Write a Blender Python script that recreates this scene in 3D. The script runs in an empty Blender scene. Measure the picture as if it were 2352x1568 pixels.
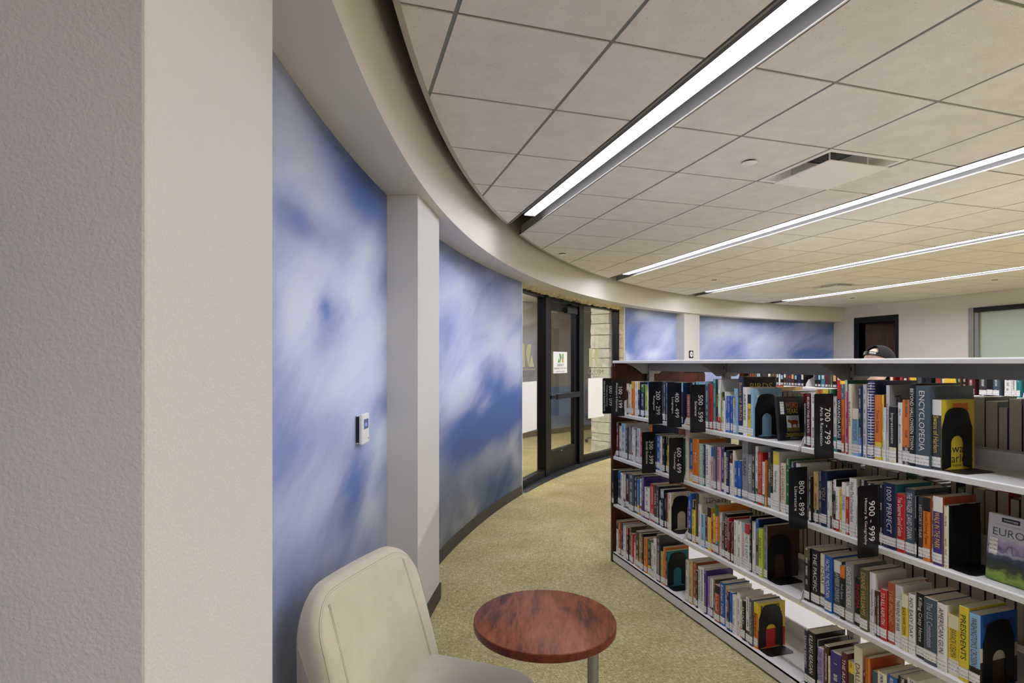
import bpy, bmesh, math, random
from math import sin, cos, radians, pi, sqrt, atan2, degrees
from mathutils import Vector, Matrix
SC = bpy.context.scene
COL = SC.collection
# ------------------------------------------------------------------ camera
cd = bpy.data.cameras.new('camera'); cam = bpy.data.objects.new('camera', cd); COL.objects.link(cam)
cd.sensor_width = 36.0; cd.lens = 36.0 * 1290 / 2352; cd.shift_y = 49 / 2352; cd.clip_start = 0.02; cd.clip_end = 100
cam.location = (0, 0, 1.51); cam.rotation_euler = (pi / 2, 0, -radians(16.862)); SC.camera = cam
# ------------------------------------------------------------------ world, exposure
W = bpy.data.worlds.new('world'); SC.world = W; W.use_nodes = True
W.node_tree.nodes['Background'].inputs[0].default_value = (0.02, 0.022, 0.03, 1)
W.node_tree.nodes['Background'].inputs[1].default_value = 0.3
vs = SC.view_settings
vs.view_transform = 'Standard'; vs.look = 'None'; vs.gamma = 1; vs.use_curve_mapping = False; vs.exposure = 1.47
LENS_POWER = (10.8, 19.0, 19.0, 19.0)          # emission of the linear ceiling lights
VEST_POWER = 42.0  # emission of the fill strips added in the lobby
SC.cycles.max_bounces = 10; SC.cycles.diffuse_bounces = 6; SC.cycles.glossy_bounces = 4
SC.cycles.transparent_max_bounces = 12; SC.cycles.sample_clamp_indirect = 6.0
# ------------------------------------------------------------------ helpers
def lin(c):
    if isinstance(c, str):
        c = [int(c[i:i + 2], 16) / 255 for i in (0, 2, 4)]
    return tuple(x / 12.92 if x <= .04045 else ((x + .055) / 1.055) ** 2.4 for x in c[:3])
class MB:
    def __init__(s): s.v = []; s.f = []; s.col = []; s.uv = []; s.usecol = False; s.useuv = False
    def vert(s, *p): s.v.append(tuple(p)); return len(s.v) - 1
    def face(s, ids, col=None, uv=None):
        s.f.append(tuple(ids)); s.col.append(col); s.uv.append(uv)
        if col: s.usecol = True
        if uv: s.useuv = True
    def box(s, x0, x1, y0, y1, z0, z1, col=None):
        b = len(s.v)
        s.v += [(x, y, z) for z in (z0, z1) for y in (y0, y1) for x in (x0, x1)]
        for q in ((0, 2, 3, 1), (4, 5, 7, 6), (0, 1, 5, 4), (2, 6, 7, 3), (0, 4, 6, 2), (1, 3, 7, 5)):
            s.face([b + i for i in q], col)
        return s
    def prism(s, pts, axis, a, b, col=None):
        """polygon pts extruded along axis ('x','y','z') from a to b"""
        def P(p, t):
            return {'x': (t, p[0], p[1]), 'y': (p[0], t, p[1]), 'z': (p[0], p[1], t)}[axis]
        n = len(pts); k = len(s.v)
        s.v += [P(p, a) for p in pts] + [P(p, b) for p in pts]
        s.face([k + i for i in range(n)], col); s.face([k + n + i for i in reversed(range(n))], col)
        for i in range(n):
            j = (i + 1) % n; s.face([k + j, k + i, k + n + i, k + n + j], col)
        return s
    def tube(s, pts, r, seg=8, cap=True):
        pts = [Vector(p) for p in pts]; rings = []
        up0 = Vector((0, 0, 1))
        for i, p in enumerate(pts):
            d = (pts[min(i + 1, len(pts) - 1)] - pts[max(i - 1, 0)]).normalized()
            a = d.cross(up0 if abs(d.z) < .95 else Vector((1, 0, 0))).normalized(); b = d.cross(a)
            rr = r[i] if isinstance(r, (list, tuple)) else r
            rings.append([s.vert(*(p + a * rr * cos(2 * pi * k / seg) + b * rr * sin(2 * pi * k / seg))) for k in range(seg)])
        for A, B in zip(rings, rings[1:]):
            for k in range(seg): s.face((A[k], A[(k + 1) % seg], B[(k + 1) % seg], B[k]))
        if cap: s.face(rings[0][::-1]); s.face(rings[-1])
        return s
    def lathe(s, prof, seg=32, c=(0, 0)):
        rings = []
        for r, z in prof:
            rings.append([s.vert(c[0] + r * cos(2 * pi * k / seg), c[1] + r * sin(2 * pi * k / seg), z) for k in range(seg)])
        for A, B in zip(rings, rings[1:]):
            for k in range(seg): s.face((A[k], A[(k + 1) % seg], B[(k + 1) % seg], B[k]))
        s.face(rings[0][::-1]); s.face(rings[-1]); return s
    def ellipsoid(s, c, r, seg=16, rings=10, rot=None):
        R = rot or Matrix.Identity(3); k = []
        for i in range(rings + 1):
            t = pi * i / rings; row = []
            for j in range(seg):
                p = Vector((r[0] * sin(t) * cos(2 * pi * j / seg), r[1] * sin(t) * sin(2 * pi * j / seg), r[2] * cos(t)))
                row.append(s.vert(*(R @ p + Vector(c))))
            k.append(row)
        for A, B in zip(k, k[1:]):
            for j in range(seg): s.face((A[j], B[j], B[(j + 1) % seg], A[(j + 1) % seg]))
        return s
    def sweep_arc(s, prof, a0, a1, n, closed=True, uvf=None):
        """profile [(R,z)] swept about CEN from angle a0 to a1 (degrees)"""
        rows = []; m = len(prof)
        for i in range(n + 1):
            a = radians(a0 + (a1 - a0) * i / n)
            rows.append([s.vert(CEN[0] + R * cos(a), CEN[1] + R * sin(a), z) for R, z in prof])
        for i in range(n):
            for j in range(m if closed else m - 1):
                k = (j + 1) % m
                s.face((rows[i][j], rows[i][k], rows[i + 1][k], rows[i + 1][j]))
        if closed: s.face(rows[0]); s.face(rows[-1][::-1])
        return s
    def mesh(s, name, mat=None, smooth=False, fix=True):
        me = bpy.data.meshes.new(name); me.from_pydata(s.v, [], s.f)
        if fix:
            bm = bmesh.new(); bm.from_mesh(me)
            # keep face order so that colours stay aligned
            bmesh.ops.recalc_face_normals(bm, faces=bm.faces); bm.to_mesh(me); bm.free()
        if s.usecol:
            at = me.color_attributes.new('Col', 'FLOAT_COLOR', 'CORNER'); li = 0
            for p, c in zip(me.polygons, s.col):
                for l in p.loop_indices: at.data[l].color = (*(c or (.8, .8, .8))[:3], (c[3] if c and len(c) > 3 else 1.0))
        if s.useuv:
            ul = me.uv_layers.new(name='UVMap')
            for p, u in zip(me.polygons, s.uv):
                if not u: continue
                d = dict(u)
                for l in p.loop_indices: ul.data[l].uv = d[me.loops[l].vertex_index]
        if mat: me.materials.append(mat)
        if smooth:
            me.shade_smooth()
            if smooth is not True: me.set_sharp_from_angle(angle=radians(smooth))
        return me
def link(name, data, parent=None, loc=None, rot=None):
    o = bpy.data.objects.new(name, data); COL.objects.link(o)
    if parent: o.parent = parent
    if loc is not None: o.location = loc
    if rot is not None: o.rotation_euler = rot
    return o
def obj(name, mb, mat, parent=None, smooth=False, bevel=0, loc=None, rot=None, seg=2):
    o = link(name, mb.mesh(name, mat, smooth), parent, loc, rot)
    if bevel:
        m = o.modifiers.new('bevel', 'BEVEL'); m.width = bevel; m.segments = seg; m.limit_method = 'ANGLE'; m.angle_limit = radians(40)
    return o
def tag(o, label, cat=None, group=None, kind=None):
    if label: o['label'] = label
    if cat: o['category'] = cat
    if group: o['group'] = group
    if kind: o['kind'] = kind
    return o
def thing(name, label, cat, loc=(0, 0, 0), rot=(0, 0, 0), group=None):
    return tag(link(name, None, None, loc, rot), label, cat, group)
def struct(o, label): return tag(o, label, None, None, 'structure')
# ------------------------------------------------------------------ materials
def newmat(name):
    m = bpy.data.materials.new(name); m.use_nodes = True
    nt = m.node_tree; b = nt.nodes['Principled BSDF']
    return m, nt, b
def N(nt, t, **kw):
    n = nt.nodes.new(t)
    for k, v in kw.items():
        if k.startswith('i_'): n.inputs[k[2:].replace('_', ' ')].default_value = v
        else: setattr(n, k, v)
    return n
def mat(name, col, rough=.5, metal=0, spec=.5, noise=None, bump=None, coat=0):
    """noise=(scale, amount) tints the colour, bump=(scale, strength)"""
    m, nt, b = newmat(name); c = (*lin(col), 1)
    b.inputs['Base Color'].default_value = c; b.inputs['Roughness'].default_value = rough
    b.inputs['Metallic'].default_value = metal; b.inputs['Specular IOR Level'].default_value = spec
    if coat: b.inputs['Coat Weight'].default_value = coat
    if noise or bump: tc = N(nt, 'ShaderNodeTexCoord')
    if noise:
        t = N(nt, 'ShaderNodeTexNoise', i_Scale=noise[0], i_Detail=6.0); nt.links.new(tc.outputs['Object'], t.inputs['Vector'])
        r = N(nt, 'ShaderNodeMapRange'); r.inputs['From Min'].default_value = .3; r.inputs['From Max'].default_value = .7
        r.inputs['To Min'].default_value = 1 - noise[1]; r.inputs['To Max'].default_value = 1 + noise[1]
        nt.links.new(t.outputs['Fac'], r.inputs['Value'])
        x = N(nt, 'ShaderNodeVectorMath', operation='SCALE'); x.inputs[0].default_value = c[:3]
        nt.links.new(r.outputs[0], x.inputs['Scale']); nt.links.new(x.outputs[0], b.inputs['Base Color'])
    if bump:
        t = N(nt, 'ShaderNodeTexNoise', i_Scale=bump[0], i_Detail=4.0); nt.links.new(tc.outputs['Object'], t.inputs['Vector'])
        bp = N(nt, 'ShaderNodeBump', i_Strength=bump[1], i_Distance=.004); nt.links.new(t.outputs['Fac'], bp.inputs['Height'])
        nt.links.new(bp.outputs[0], b.inputs['Normal'])
    return m
def emit(name, col, s):
    m, nt, b = newmat(name); nt.nodes.remove(b)
    e = N(nt, 'ShaderNodeEmission', i_Strength=s); e.inputs['Color'].default_value = (*lin(col), 1)
    nt.links.new(e.outputs[0], nt.nodes['Material Output'].inputs['Surface']); return m
M = {}
M['paint'] = mat('wall_paint', 'd3d0cc', .55, bump=(260, .18), noise=(3, .015))
M['paint_rough'] = mat('wall_paint_orange_peel', 'd0cac4', .6, bump=(190, .5), noise=(3, .015))
M['soffit'] = mat('soffit_paint', 'dad5cb', .5, bump=(300, .06))
M['base'] = mat('rubber_base', '34302b', .45)
M['deck'] = mat('plenum_black', '060606', .9)
M['tbar'] = mat('grid_rail_metal', '7d7f78', .5)
M['trimw'] = mat('ceiling_trim_metal', 'aeaaa0', .45)
M['slot'] = mat('slot_aluminium', '8c8d8f', .4, metal=.3)
M['slotside'] = mat('slot_painted_grey', '77746f', .5)
M['dark'] = mat('dark_neck_and_shadow', '101112', .5)
M['black'] = mat('black_metal', '141517', .4, noise=(20, .1))
M['blackframe'] = mat('bronze_black_aluminium', '0b0c0f', .42, spec=.35)
M['shelf'] = mat('shelf_powder_coat', 'dddbd7', .38, noise=(40, .02))
M['upright'] = mat('upright_grey_steel', '9b9995', .42)
M['apron'] = mat('apron_grey_steel', '8f8d8a', .45)
M['plate'] = mat('white_plastic', 'e2e3e4', .4)
M['white'] = mat('white_enamel', 'f0efeb', .4)
M['paper'] = mat('white_paper', 'efeeea', .7, noise=(4, .01))
M['ink'] = mat('black_ink', '151515', .6)
M['signwhite'] = mat('sign_lettering_white', 'f2f2f2', .5)
M['signblack'] = mat('sign_black_acrylic', '0b0b0c', .33)
M['bookend'] = mat('bookend_black_steel', '0a0a0b', .42, noise=(60, .2))
def wood(name, c1, c2, c3, scale, rough, axis):
    m, nt, b = newmat(name); tc = N(nt, 'ShaderNodeTexCoord'); mp = N(nt, 'ShaderNodeMapping')
    mp.inputs['Scale'].default_value = axis
    nt.links.new(tc.outputs['Object'], mp.inputs['Vector'])
    n1 = N(nt, 'ShaderNodeTexNoise', i_Scale=scale, i_Detail=8.0, i_Distortion=1.4); nt.links.new(mp.outputs[0], n1.inputs['Vector'])
    n2 = N(nt, 'ShaderNodeTexNoise', i_Scale=scale * 9, i_Detail=5.0, i_Distortion=.4); nt.links.new(mp.outputs[0], n2.inputs['Vector'])
    mx = N(nt, 'ShaderNodeMath', operation='MULTIPLY_ADD'); mx.inputs[1].default_value = .35
    nt.links.new(n2.outputs['Fac'], mx.inputs[0]); nt.links.new(n1.outputs['Fac'], mx.inputs[2])
    r = N(nt, 'ShaderNodeValToRGB'); e = r.color_ramp.elements
    e[0].position = .5; e[0].color = (*lin(c1), 1); e[1].position = .85; e[1].color = (*lin(c3), 1)
    k = e.new(.66); k.color = (*lin(c2), 1)
    nt.links.new(mx.outputs[0], r.inputs[0]); nt.links.new(r.outputs[0], b.inputs['Base Color'])
    b.inputs['Roughness'].default_value = rough; b.inputs['Specular IOR Level'].default_value = .28; return m
M['table'] = wood('cherry_laminate', '44220f', '7a4022', '92552f', 3.2, .45, (5, .9, 1))
M['cherry'] = wood('cherry_panel', '331409', '47200f', '552613', 3.0, .45, (5, 5, .8))
M['darkdoor'] = wood('dark_oak_door', '2a1207', '42200f', '522a14', 3.0, .4, (5, 5, .7))
# carpet: short woven streaks in two directions over mottled olive-beige
def carpet():
    m, nt, b = newmat('woven_carpet'); tc = N(nt, 'ShaderNodeTexCoord'); L = nt.links
    def str_(sc, ax, rot):
        mp = N(nt, 'ShaderNodeMapping'); mp.inputs['Scale'].default_value = ax; mp.inputs['Rotation'].default_value = (0, 0, rot)
        L.new(tc.outputs['Object'], mp.inputs['Vector'])
        t = N(nt, 'ShaderNodeTexNoise', i_Scale=sc, i_Detail=3.0, i_Roughness=.65); L.new(mp.outputs[0], t.inputs['Vector']); return t
    a = str_(150, (1, .17, 1), .0); c = str_(150, (.17, 1, 1), .0); d = str_(2.2, (1, 1, 1), 0); f = str_(420, (1, 1, 1), 0)
    mx = N(nt, 'ShaderNodeMath', operation='MAXIMUM'); L.new(a.outputs['Fac'], mx.inputs[0]); L.new(c.outputs['Fac'], mx.inputs[1])
    s1 = N(nt, 'ShaderNodeMath', operation='MULTIPLY_ADD'); s1.inputs[1].default_value = .22; L.new(d.outputs['Fac'], s1.inputs[0]); L.new(mx.outputs[0], s1.inputs[2])
    s2 = N(nt, 'ShaderNodeMath', operation='MULTIPLY_ADD'); s2.inputs[1].default_value = .35; L.new(f.outputs['Fac'], s2.inputs[0]); L.new(s1.outputs[0], s2.inputs[2])
    r = N(nt, 'ShaderNodeValToRGB'); e = r.color_ramp.elements
    e[0].position = .68; e[0].color = (*lin('958858'), 1); e[1].position = 1.0; e[1].color = (*lin('e6dcb4'), 1)
    k = e.new(.83); k.color = (*lin('b8aa7a'), 1)
    L.new(s2.outputs[0], r.inputs[0]); L.new(r.outputs[0], b.inputs['Base Color']); b.inputs['Roughness'].default_value = .95
    b.inputs['Specular IOR Level'].default_value = .1
    bp = N(nt, 'ShaderNodeBump', i_Strength=.5, i_Distance=.006); L.new(s2.outputs[0], bp.inputs['Height']); L.new(bp.outputs[0], b.inputs['Normal'])
    return m
M['carpet'] = carpet()
def tile_mat():
    m, nt, b = newmat('mineral_fibre_tile'); tc = N(nt, 'ShaderNodeTexCoord'); L = nt.links; g = N(nt, 'ShaderNodeNewGeometry')
    v = N(nt, 'ShaderNodeTexVoronoi', i_Scale=120.0); L.new(g.outputs['Position'], v.inputs['Vector'])
    n = N(nt, 'ShaderNodeTexNoise', i_Scale=60.0, i_Detail=2.0); L.new(g.outputs['Position'], n.inputs['Vector'])
    # small fissures: voronoi cores gated by noise
    a = N(nt, 'ShaderNodeMath', operation='LESS_THAN'); a.inputs[1].default_value = .2; L.new(v.outputs['Distance'], a.inputs[0])
    c = N(nt, 'ShaderNodeMath', operation='GREATER_THAN'); c.inputs[1].default_value = .56; L.new(n.outputs['Fac'], c.inputs[0])
    k = N(nt, 'ShaderNodeMath', operation='MULTIPLY'); L.new(a.outputs[0], k.inputs[0]); L.new(c.outputs[0], k.inputs[1])
    n2 = N(nt, 'ShaderNodeTexNoise', i_Scale=9.0, i_Detail=4.0); L.new(g.outputs['Position'], n2.inputs['Vector'])
    r = N(nt, 'ShaderNodeValToRGB'); e = r.color_ramp.elements; e[0].position = .3; e[0].color = (*lin('dedad6'), 1); e[1].position = .7; e[1].color = (*lin('e8e4e0'), 1)
    L.new(n2.outputs['Fac'], r.inputs[0])
    mx = N(nt, 'ShaderNodeMix', data_type='RGBA'); mx.inputs[7].default_value = (*lin('b3aca4'), 1); L.new(k.outputs[0], mx.inputs[0]); L.new(r.outputs[0], mx.inputs[6])
    L.new(mx.outputs[2], b.inputs['Base Color']); b.inputs['Roughness'].default_value = .85
    bp = N(nt, 'ShaderNodeBump', i_Strength=.4, i_Distance=.003, invert=True); L.new(k.outputs[0], bp.inputs['Height']); L.new(bp.outputs[0], b.inputs['Normal'])
    return m
M['tile'] = tile_mat()
def mural_mat(name, blobs, k=1.0):
    """printed cloud photograph: soft cloud masses (u,v,ru,rv,weight) broken up by warped noise"""
    m, nt, b = newmat(name); L = nt.links
    uv = N(nt, 'ShaderNodeUVMap', uv_map='UVMap')
    mr_ = N(nt, 'ShaderNodeMapping'); mr_.inputs['Rotation'].default_value = (0, 0, -.42); L.new(uv.outputs[0], mr_.inputs['Vector'])
    mp = N(nt, 'ShaderNodeMapping'); mp.inputs['Scale'].default_value = (.36, 1.15, 1); L.new(mr_.outputs[0], mp.inputs['Vector'])
    wn = N(nt, 'ShaderNodeTexNoise', i_Scale=2.2 * k, i_Detail=6.0, i_Roughness=.58); L.new(mp.outputs[0], wn.inputs['Vector'])
    ws = N(nt, 'ShaderNodeVectorMath', operation='SUBTRACT'); ws.inputs[1].default_value = (.5, .5, .5); L.new(wn.outputs['Color'], ws.inputs[0])
    wm = N(nt, 'ShaderNodeVectorMath', operation='MULTIPLY'); wm.inputs[1].default_value = (.8, .22, 0); L.new(ws.outputs[0], wm.inputs[0])
    wa = N(nt, 'ShaderNodeVectorMath', operation='ADD'); L.new(uv.outputs[0], wa.inputs[0]); L.new(wm.outputs[0], wa.inputs[1])
    fb = N(nt, 'ShaderNodeTexNoise', i_Scale=2.6 * k, i_Detail=8.0, i_Roughness=.56, i_Distortion=.5); L.new(mp.outputs[0], fb.inputs['Vector'])
    acc = N(nt, 'ShaderNodeMapRange'); acc.inputs['From Min'].default_value = .25; acc.inputs['From Max'].default_value = .75
    acc.inputs['To Min'].default_value = .26; acc.inputs['To Max'].default_value = .84; acc.clamp = False
    L.new(fb.outputs['Fac'], acc.inputs['Value']); cur = acc.outputs[0]
    for (u, v, ru, rv, a) in blobs:
        s = N(nt, 'ShaderNodeVectorMath', operation='SUBTRACT'); s.inputs[1].default_value = (u, v, 0); L.new(wa.outputs[0], s.inputs[0])
        q = N(nt, 'ShaderNodeVectorMath', operation='MULTIPLY'); q.inputs[1].default_value = (.85 / ru, .85 / rv, 0); L.new(s.outputs[0], q.inputs[0])
        d = N(nt, 'ShaderNodeVectorMath', operation='DOT_PRODUCT'); L.new(q.outputs[0], d.inputs[0]); L.new(q.outputs[0], d.inputs[1])
        n = N(nt, 'ShaderNodeMath', operation='POWER'); n.inputs[0].default_value = .42; L.new(d.outputs['Value'], n.inputs[1])
        t = N(nt, 'ShaderNodeMath', operation='MULTIPLY_ADD'); t.inputs[1].default_value = a; L.new(n.outputs[0], t.inputs[0]); L.new(cur, t.inputs[2]); cur = t.outputs[0]
    r = N(nt, 'ShaderNodeValToRGB'); e = r.color_ramp.elements
    e[0].position = .0; e[0].color = (*lin('5272b8'), 1); e[1].position = 1; e[1].color = (*lin('d3dcf3'), 1)
    for p, c in ((.22, '6b87c6'), (.40, '8c9ccc'), (.56, 'a3b0da'), (.75, 'bac5e8')):
        x = e.new(p); x.color = (*lin(c), 1)
    L.new(cur, r.inputs[0])
    n3 = N(nt, 'ShaderNodeTexNoise', i_Scale=.8, i_Detail=2.0); L.new(mp.outputs[0], n3.inputs['Vector'])
    mr = N(nt, 'ShaderNodeMapRange'); mr.inputs['From Min'].default_value = .5; mr.inputs['From Max'].default_value = .7; mr.inputs['To Max'].default_value = .35
    L.new(n3.outputs['Fac'], mr.inputs['Value'])
    mx = N(nt, 'ShaderNodeMix', data_type='RGBA'); mx.blend_type = 'MULTIPLY'; mx.inputs[7].default_value = (*lin('c9c2d8'), 1)
    L.new(mr.outputs[0], mx.inputs[0]); L.new(r.outputs[0], mx.inputs[6]); L.new(mx.outputs[2], b.inputs['Base Color'])
    b.inputs['Roughness'].default_value = .5; b.inputs['Specular IOR Level'].default_value = .35
    return m
BL = {1: [(0.12, 2.26, 0.16, 0.17, 0.2), (0.81, 2.35, 0.34, 0.1, -0.5), (1.26, 2.34, 0.26, 0.13, -0.45), (0.48, 2.2, 0.25, 0.13, 0.35), (0.24, 2.01, 0.19, 0.05, -0.35), (0.36, 1.86, 0.28, 0.09, 0.4), (1.11, 2.1, 0.25, 0.13, 0.35), (0.48, 1.72, 0.13, 0.05, -0.6), (0.18, 1.59, 0.18, 0.17, 0.35), (1.15, 1.58, 0.29, 0.29, 0.35), (0.08, 1.3, 0.15, 0.15, -0.22), (0.64, 1.39, 0.28, 0.13, 0.3), (1.28, 1.28, 0.23, 0.08, -0.4), (1.28, 1.08, 0.17, 0.11, 0.35), (0.38, 1.0, 0.21, 0.14, 0.3), (0.81, 0.93, 0.14, 0.16, -0.25), (1.21, 0.8, 0.13, 0.2, 0.3), (0.16, 0.91, 0.12, 0.09, 0.1), (0.58, 0.74, 0.27, 0.07, 0.15), (0.48, 2.35, 0.31, 0.1, 0.1), (1.01, 1.87, 0.2, 0.08, 0.25), (0.1, 1.69, 0.1, 0.08, 0.25)],
 2: [(2.79, 2.32, 0.33, 0.12, -0.12), (3.13, 2.08, 0.41, 0.15, 0.25), (3.86, 2.33, 0.38, 0.13, -0.02), (4.25, 1.91, 0.46, 0.18, 0.4), (2.79, 1.73, 0.24, 0.14, -0.1), (2.85, 1.28, 0.29, 0.14, 0.4), (3.43, 1.36, 0.3, 0.16, 0.35), (4.64, 1.57, 0.27, 0.19, 0.4), (3.99, 1.28, 0.28, 0.11, -0.5), (4.54, 1.0, 0.47, 0.21, -0.6), (3.25, 0.87, 0.71, 0.13, -0.65), (3.86, 0.93, 0.63, 0.13, -0.4), (4.72, 0.5, 0.13, 0.22, 0.45), (3.61, 0.54, 0.61, 0.12, 0.12), (3.37, 0.22, 0.1, 0.14, 0.5), (3.08, 0.16, 0.09, 0.09, 0.35), (4.25, 0.27, 0.52, 0.14, -0.35), (2.85, 0.54, 0.22, 0.21, -0.1), (4.25, 1.66, 0.39, 0.09, 0.2), (4.64, 2.15, 0.2, 0.14, 0.3), (3.4, .38, 1.1, .28, -.16), (2.9, 2.0, .5, .4, .12)],
 3: [(8.94, 2.36, 0.32, 0.11, 0.4), (9.67, 2.06, 0.26, 0.22, 0.4), (9.24, 1.67, 0.23, 0.09, 0.45), (8.53, 1.86, 0.21, 0.18, -0.45), (8.37, 1.64, 0.12, 0.07, 0.5), (9.24, 2.23, 0.29, 0.23, 0.1), (8.65, 2.2, 0.2, 0.15, -0.2), (11.24, 2.15, 0.51, 0.25, 0.4), (11.03, 2.4, 0.28, 0.1, -0.1), (12.28, 2.41, 0.41, 0.09, -0.2), (12.95, 1.96, 0.53, 0.25, 0.45), (11.94, 1.79, 0.41, 0.16, -0.35), (14.06, 2.08, 0.46, 0.21, 0.12), (13.55, 2.36, 0.34, 0.13, -0.25), (14.5, 1.74, 0.32, 0.16, -0.35), (14.69, 2.33, 0.25, 0.16, -0.25), (12.62, 1.68, 0.19, 0.11, 0.25), (13.8, 1.71, 0.26, 0.12, -0.3), (12.08, 2.13, 0.27, 0.11, 0.2)]}
M['mural1'] = mural_mat('cloud_mural_print_1', BL[1]); M['mural2'] = mural_mat('cloud_mural_print_2', BL[2]); M['mural3'] = mural_mat('cloud_mural_print_3', BL[3], .8)
def glass(name, tint=(1, 1, 1), rough=0.0, mixrough=None):
    m, nt, b = newmat(name); nt.nodes.remove(b); L = nt.links
    t = N(nt, 'ShaderNodeBsdfTransparent'); t.inputs[0].default_value = (*tint, 1)
    g = N(nt, 'ShaderNodeBsdfGlossy'); g.inputs['Roughness'].default_value = rough
    ge = N(nt, 'ShaderNodeNewGeometry'); d = N(nt, 'ShaderNodeVectorMath', operation='DOT_PRODUCT'); L.new(ge.outputs['Incoming'], d.inputs[0]); L.new(ge.outputs['Normal'], d.inputs[1])
    ab = N(nt, 'ShaderNodeMath', operation='ABSOLUTE'); L.new(d.outputs['Value'], ab.inputs[0]); o1 = N(nt, 'ShaderNodeMath', operation='SUBTRACT'); o1.inputs[0].default_value = 1; L.new(ab.outputs[0], o1.inputs[1])
    pw = N(nt, 'ShaderNodeMath', operation='POWER'); pw.inputs[1].default_value = 5; L.new(o1.outputs[0], pw.inputs[0]); f = N(nt, 'ShaderNodeMath', operation='MULTIPLY_ADD'); f.inputs[1].default_value = .955; f.inputs[2].default_value = .043; L.new(pw.outputs[0], f.inputs[0]); x = N(nt, 'ShaderNodeMixShader')
    L.new(f.outputs[0], x.inputs[0]); L.new(t.outputs[0], x.inputs[1]); L.new(g.outputs[0], x.inputs[2])
    L.new(x.outputs[0], nt.nodes['Material Output'].inputs['Surface']); return m
M['glass'] = glass('clear_glass', (.92, .935, .93))
M['frosted'] = mat('frosted_green_glass', 'b4c2b4', .35)
M['lens'] = [emit('light_lens', 'f1f3ff', q) for q in LENS_POWER]
M['stone'] = mat('limestone', 'cfc3a0', .9, noise=(14, .18), bump=(45, 1.0))
M['stone2'] = mat('pale_limestone', 'dcd8cc', .9, noise=(14, .12), bump=(45, 1.0))
M['slate'] = mat('slate_floor_tile', '2a2b2b', .55, noise=(18, .2), bump=(60, .3))
M['grout'] = mat('grout', '8c8b85', .9)
M['vestwall'] = mat('vestibule_grey_paint', 'a8a49c', .6)
M['vestblue'] = mat('vestibule_blue_wallcovering', '7c93c6', .6)
M['brown'] = mat('brown_base', '4c2b17', .5)
# ------------------------------------------------------------------ lettering
_TC = {}
def text_data(s, bold=False):
    """mesh of the string in text space, with its size"""
    if s in _TC: return _TC[s]
    cu = bpy.data.curves.new('t', 'FONT'); cu.body = s; cu.resolution_u = 2; cu.fill_mode = 'FRONT'
    cu.align_x = 'LEFT'; o = bpy.data.objects.new('t', cu); COL.objects.link(o)
    bpy.context.view_layer.update()
    dg = bpy.context.evaluated_depsgraph_get(); me = bpy.data.meshes.new_from_object(o.evaluated_get(dg))
    vs_ = [v.co.copy() for v in me.vertices]; fs = [tuple(p.vertices) for p in me.polygons]
    bpy.data.objects.remove(o); bpy.data.curves.remove(cu); bpy.data.meshes.remove(me)
    if not vs_: return None
    x0 = min(v.x for v in vs_); x1 = max(v.x for v in vs_); y0 = min(v.y for v in vs_); y1 = max(v.y for v in vs_)
    _TC[s] = ([((v.x - x0), (v.y - y0)) for v in vs_], fs, x1 - x0, y1 - y0); return _TC[s]
def text_obj(name, s, org, ex, ey, length, height, m, parent=None, mirror=False, fit=True):
    """string laid from org along ex (length) and ey (cap height)"""
    td = text_data(s)
    if not td: return None
    pts, fs, w, h = td; ex = Vector(ex); ey = Vector(ey); org = Vector(org)
    sx = length / w; sy = height / h
    if fit: sx = min(sx, sy * 1.15); sy = min(sy, sx * 1.9)
    off = (length - w * sx) / 2; offy = (height - h * sy) / 2
    mb = MB(); mb.v = [tuple(org + ex * ((w - x if mirror else x) * sx + off) + ey * (y * sy + offy)) for x, y in pts]
    for f in fs: mb.face(f)
    me = mb.mesh(name, m, fix=False)
    return link(name, me, parent)
# ================================================================== THE ROOM
CEN = (10.45, -0.82); RW, RP, RF, RC = 10.97, 10.79, 10.73, 10.65
ZS, ZC, ZTOP = 2.438, 2.743, 3.15; XR = 10.75; YF = -7.0
def pol(R, a, z=0.0): return (CEN[0] + R * cos(radians(a)), CEN[1] + R * sin(radians(a)), z)
fl = struct(obj('floor', MB().box(-8.5, 13.2, -7.6, 15.5, -.12, 0), M['carpet']), 'olive beige woven carpet floor of the reading room')
struct(obj('wall_left', MB().sweep_arc([(RW, 0), (RW + .15, 0), (RW + .15, ZTOP), (RW, ZTOP)], 216, 140.5, 150), M['paint'], smooth=40), 'long curved wall with printed cloud mural on the left')
wl = bpy.data.objects['wall_left']
struct(obj('wall_back', MB().sweep_arc([(RW, 0), (RW + .15, 0), (RW + .15, ZTOP), (RW, ZTOP)], 122.9, 86.5, 80), M['paint'], smooth=40), 'curved wall beyond the glass entrance with cloud mural panels')
wb = bpy.data.objects['wall_back']
def mural(parent, a0, a1, m):
    mb = MB(); n = max(6, int(abs(a0 - a1) * 2.5)); R = RW - .004
    for i in range(n + 1):
        a = a0 + (a1 - a0) * i / n; mb.vert(*pol(R, a, .095)); mb.vert(*pol(R, a, ZS - .001))
    U = lambda i: radians(166.07 - (a0 + (a1 - a0) * i / n)) * RW
    for i in range(n):
        q = (2 * i, 2 * i + 2, 2 * i + 3, 2 * i + 1)
        mb.face(q, uv=((2 * i, (U(i), .095)), (2 * i + 2, (U(i + 1), .095)), (2 * i + 3, (U(i + 1), ZS)), (2 * i + 1, (U(i), ZS))))
    o = obj('mural', mb, m, parent, smooth=True)
    sm = o.modifiers.new('thick', 'SOLIDIFY'); sm.thickness = .003; sm.offset = 0
    return o
mural(wl, 169.5, 157.5, M['mural1']); mural(wl, 156.6, 140.56, M['mural2']); mural(wl, 185, 171.0, M['mural1'])
mural(wb, 122.75, 113.5, M['mural3']); mural(wb, 112.0, 88.2, M['mural3'])
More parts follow.
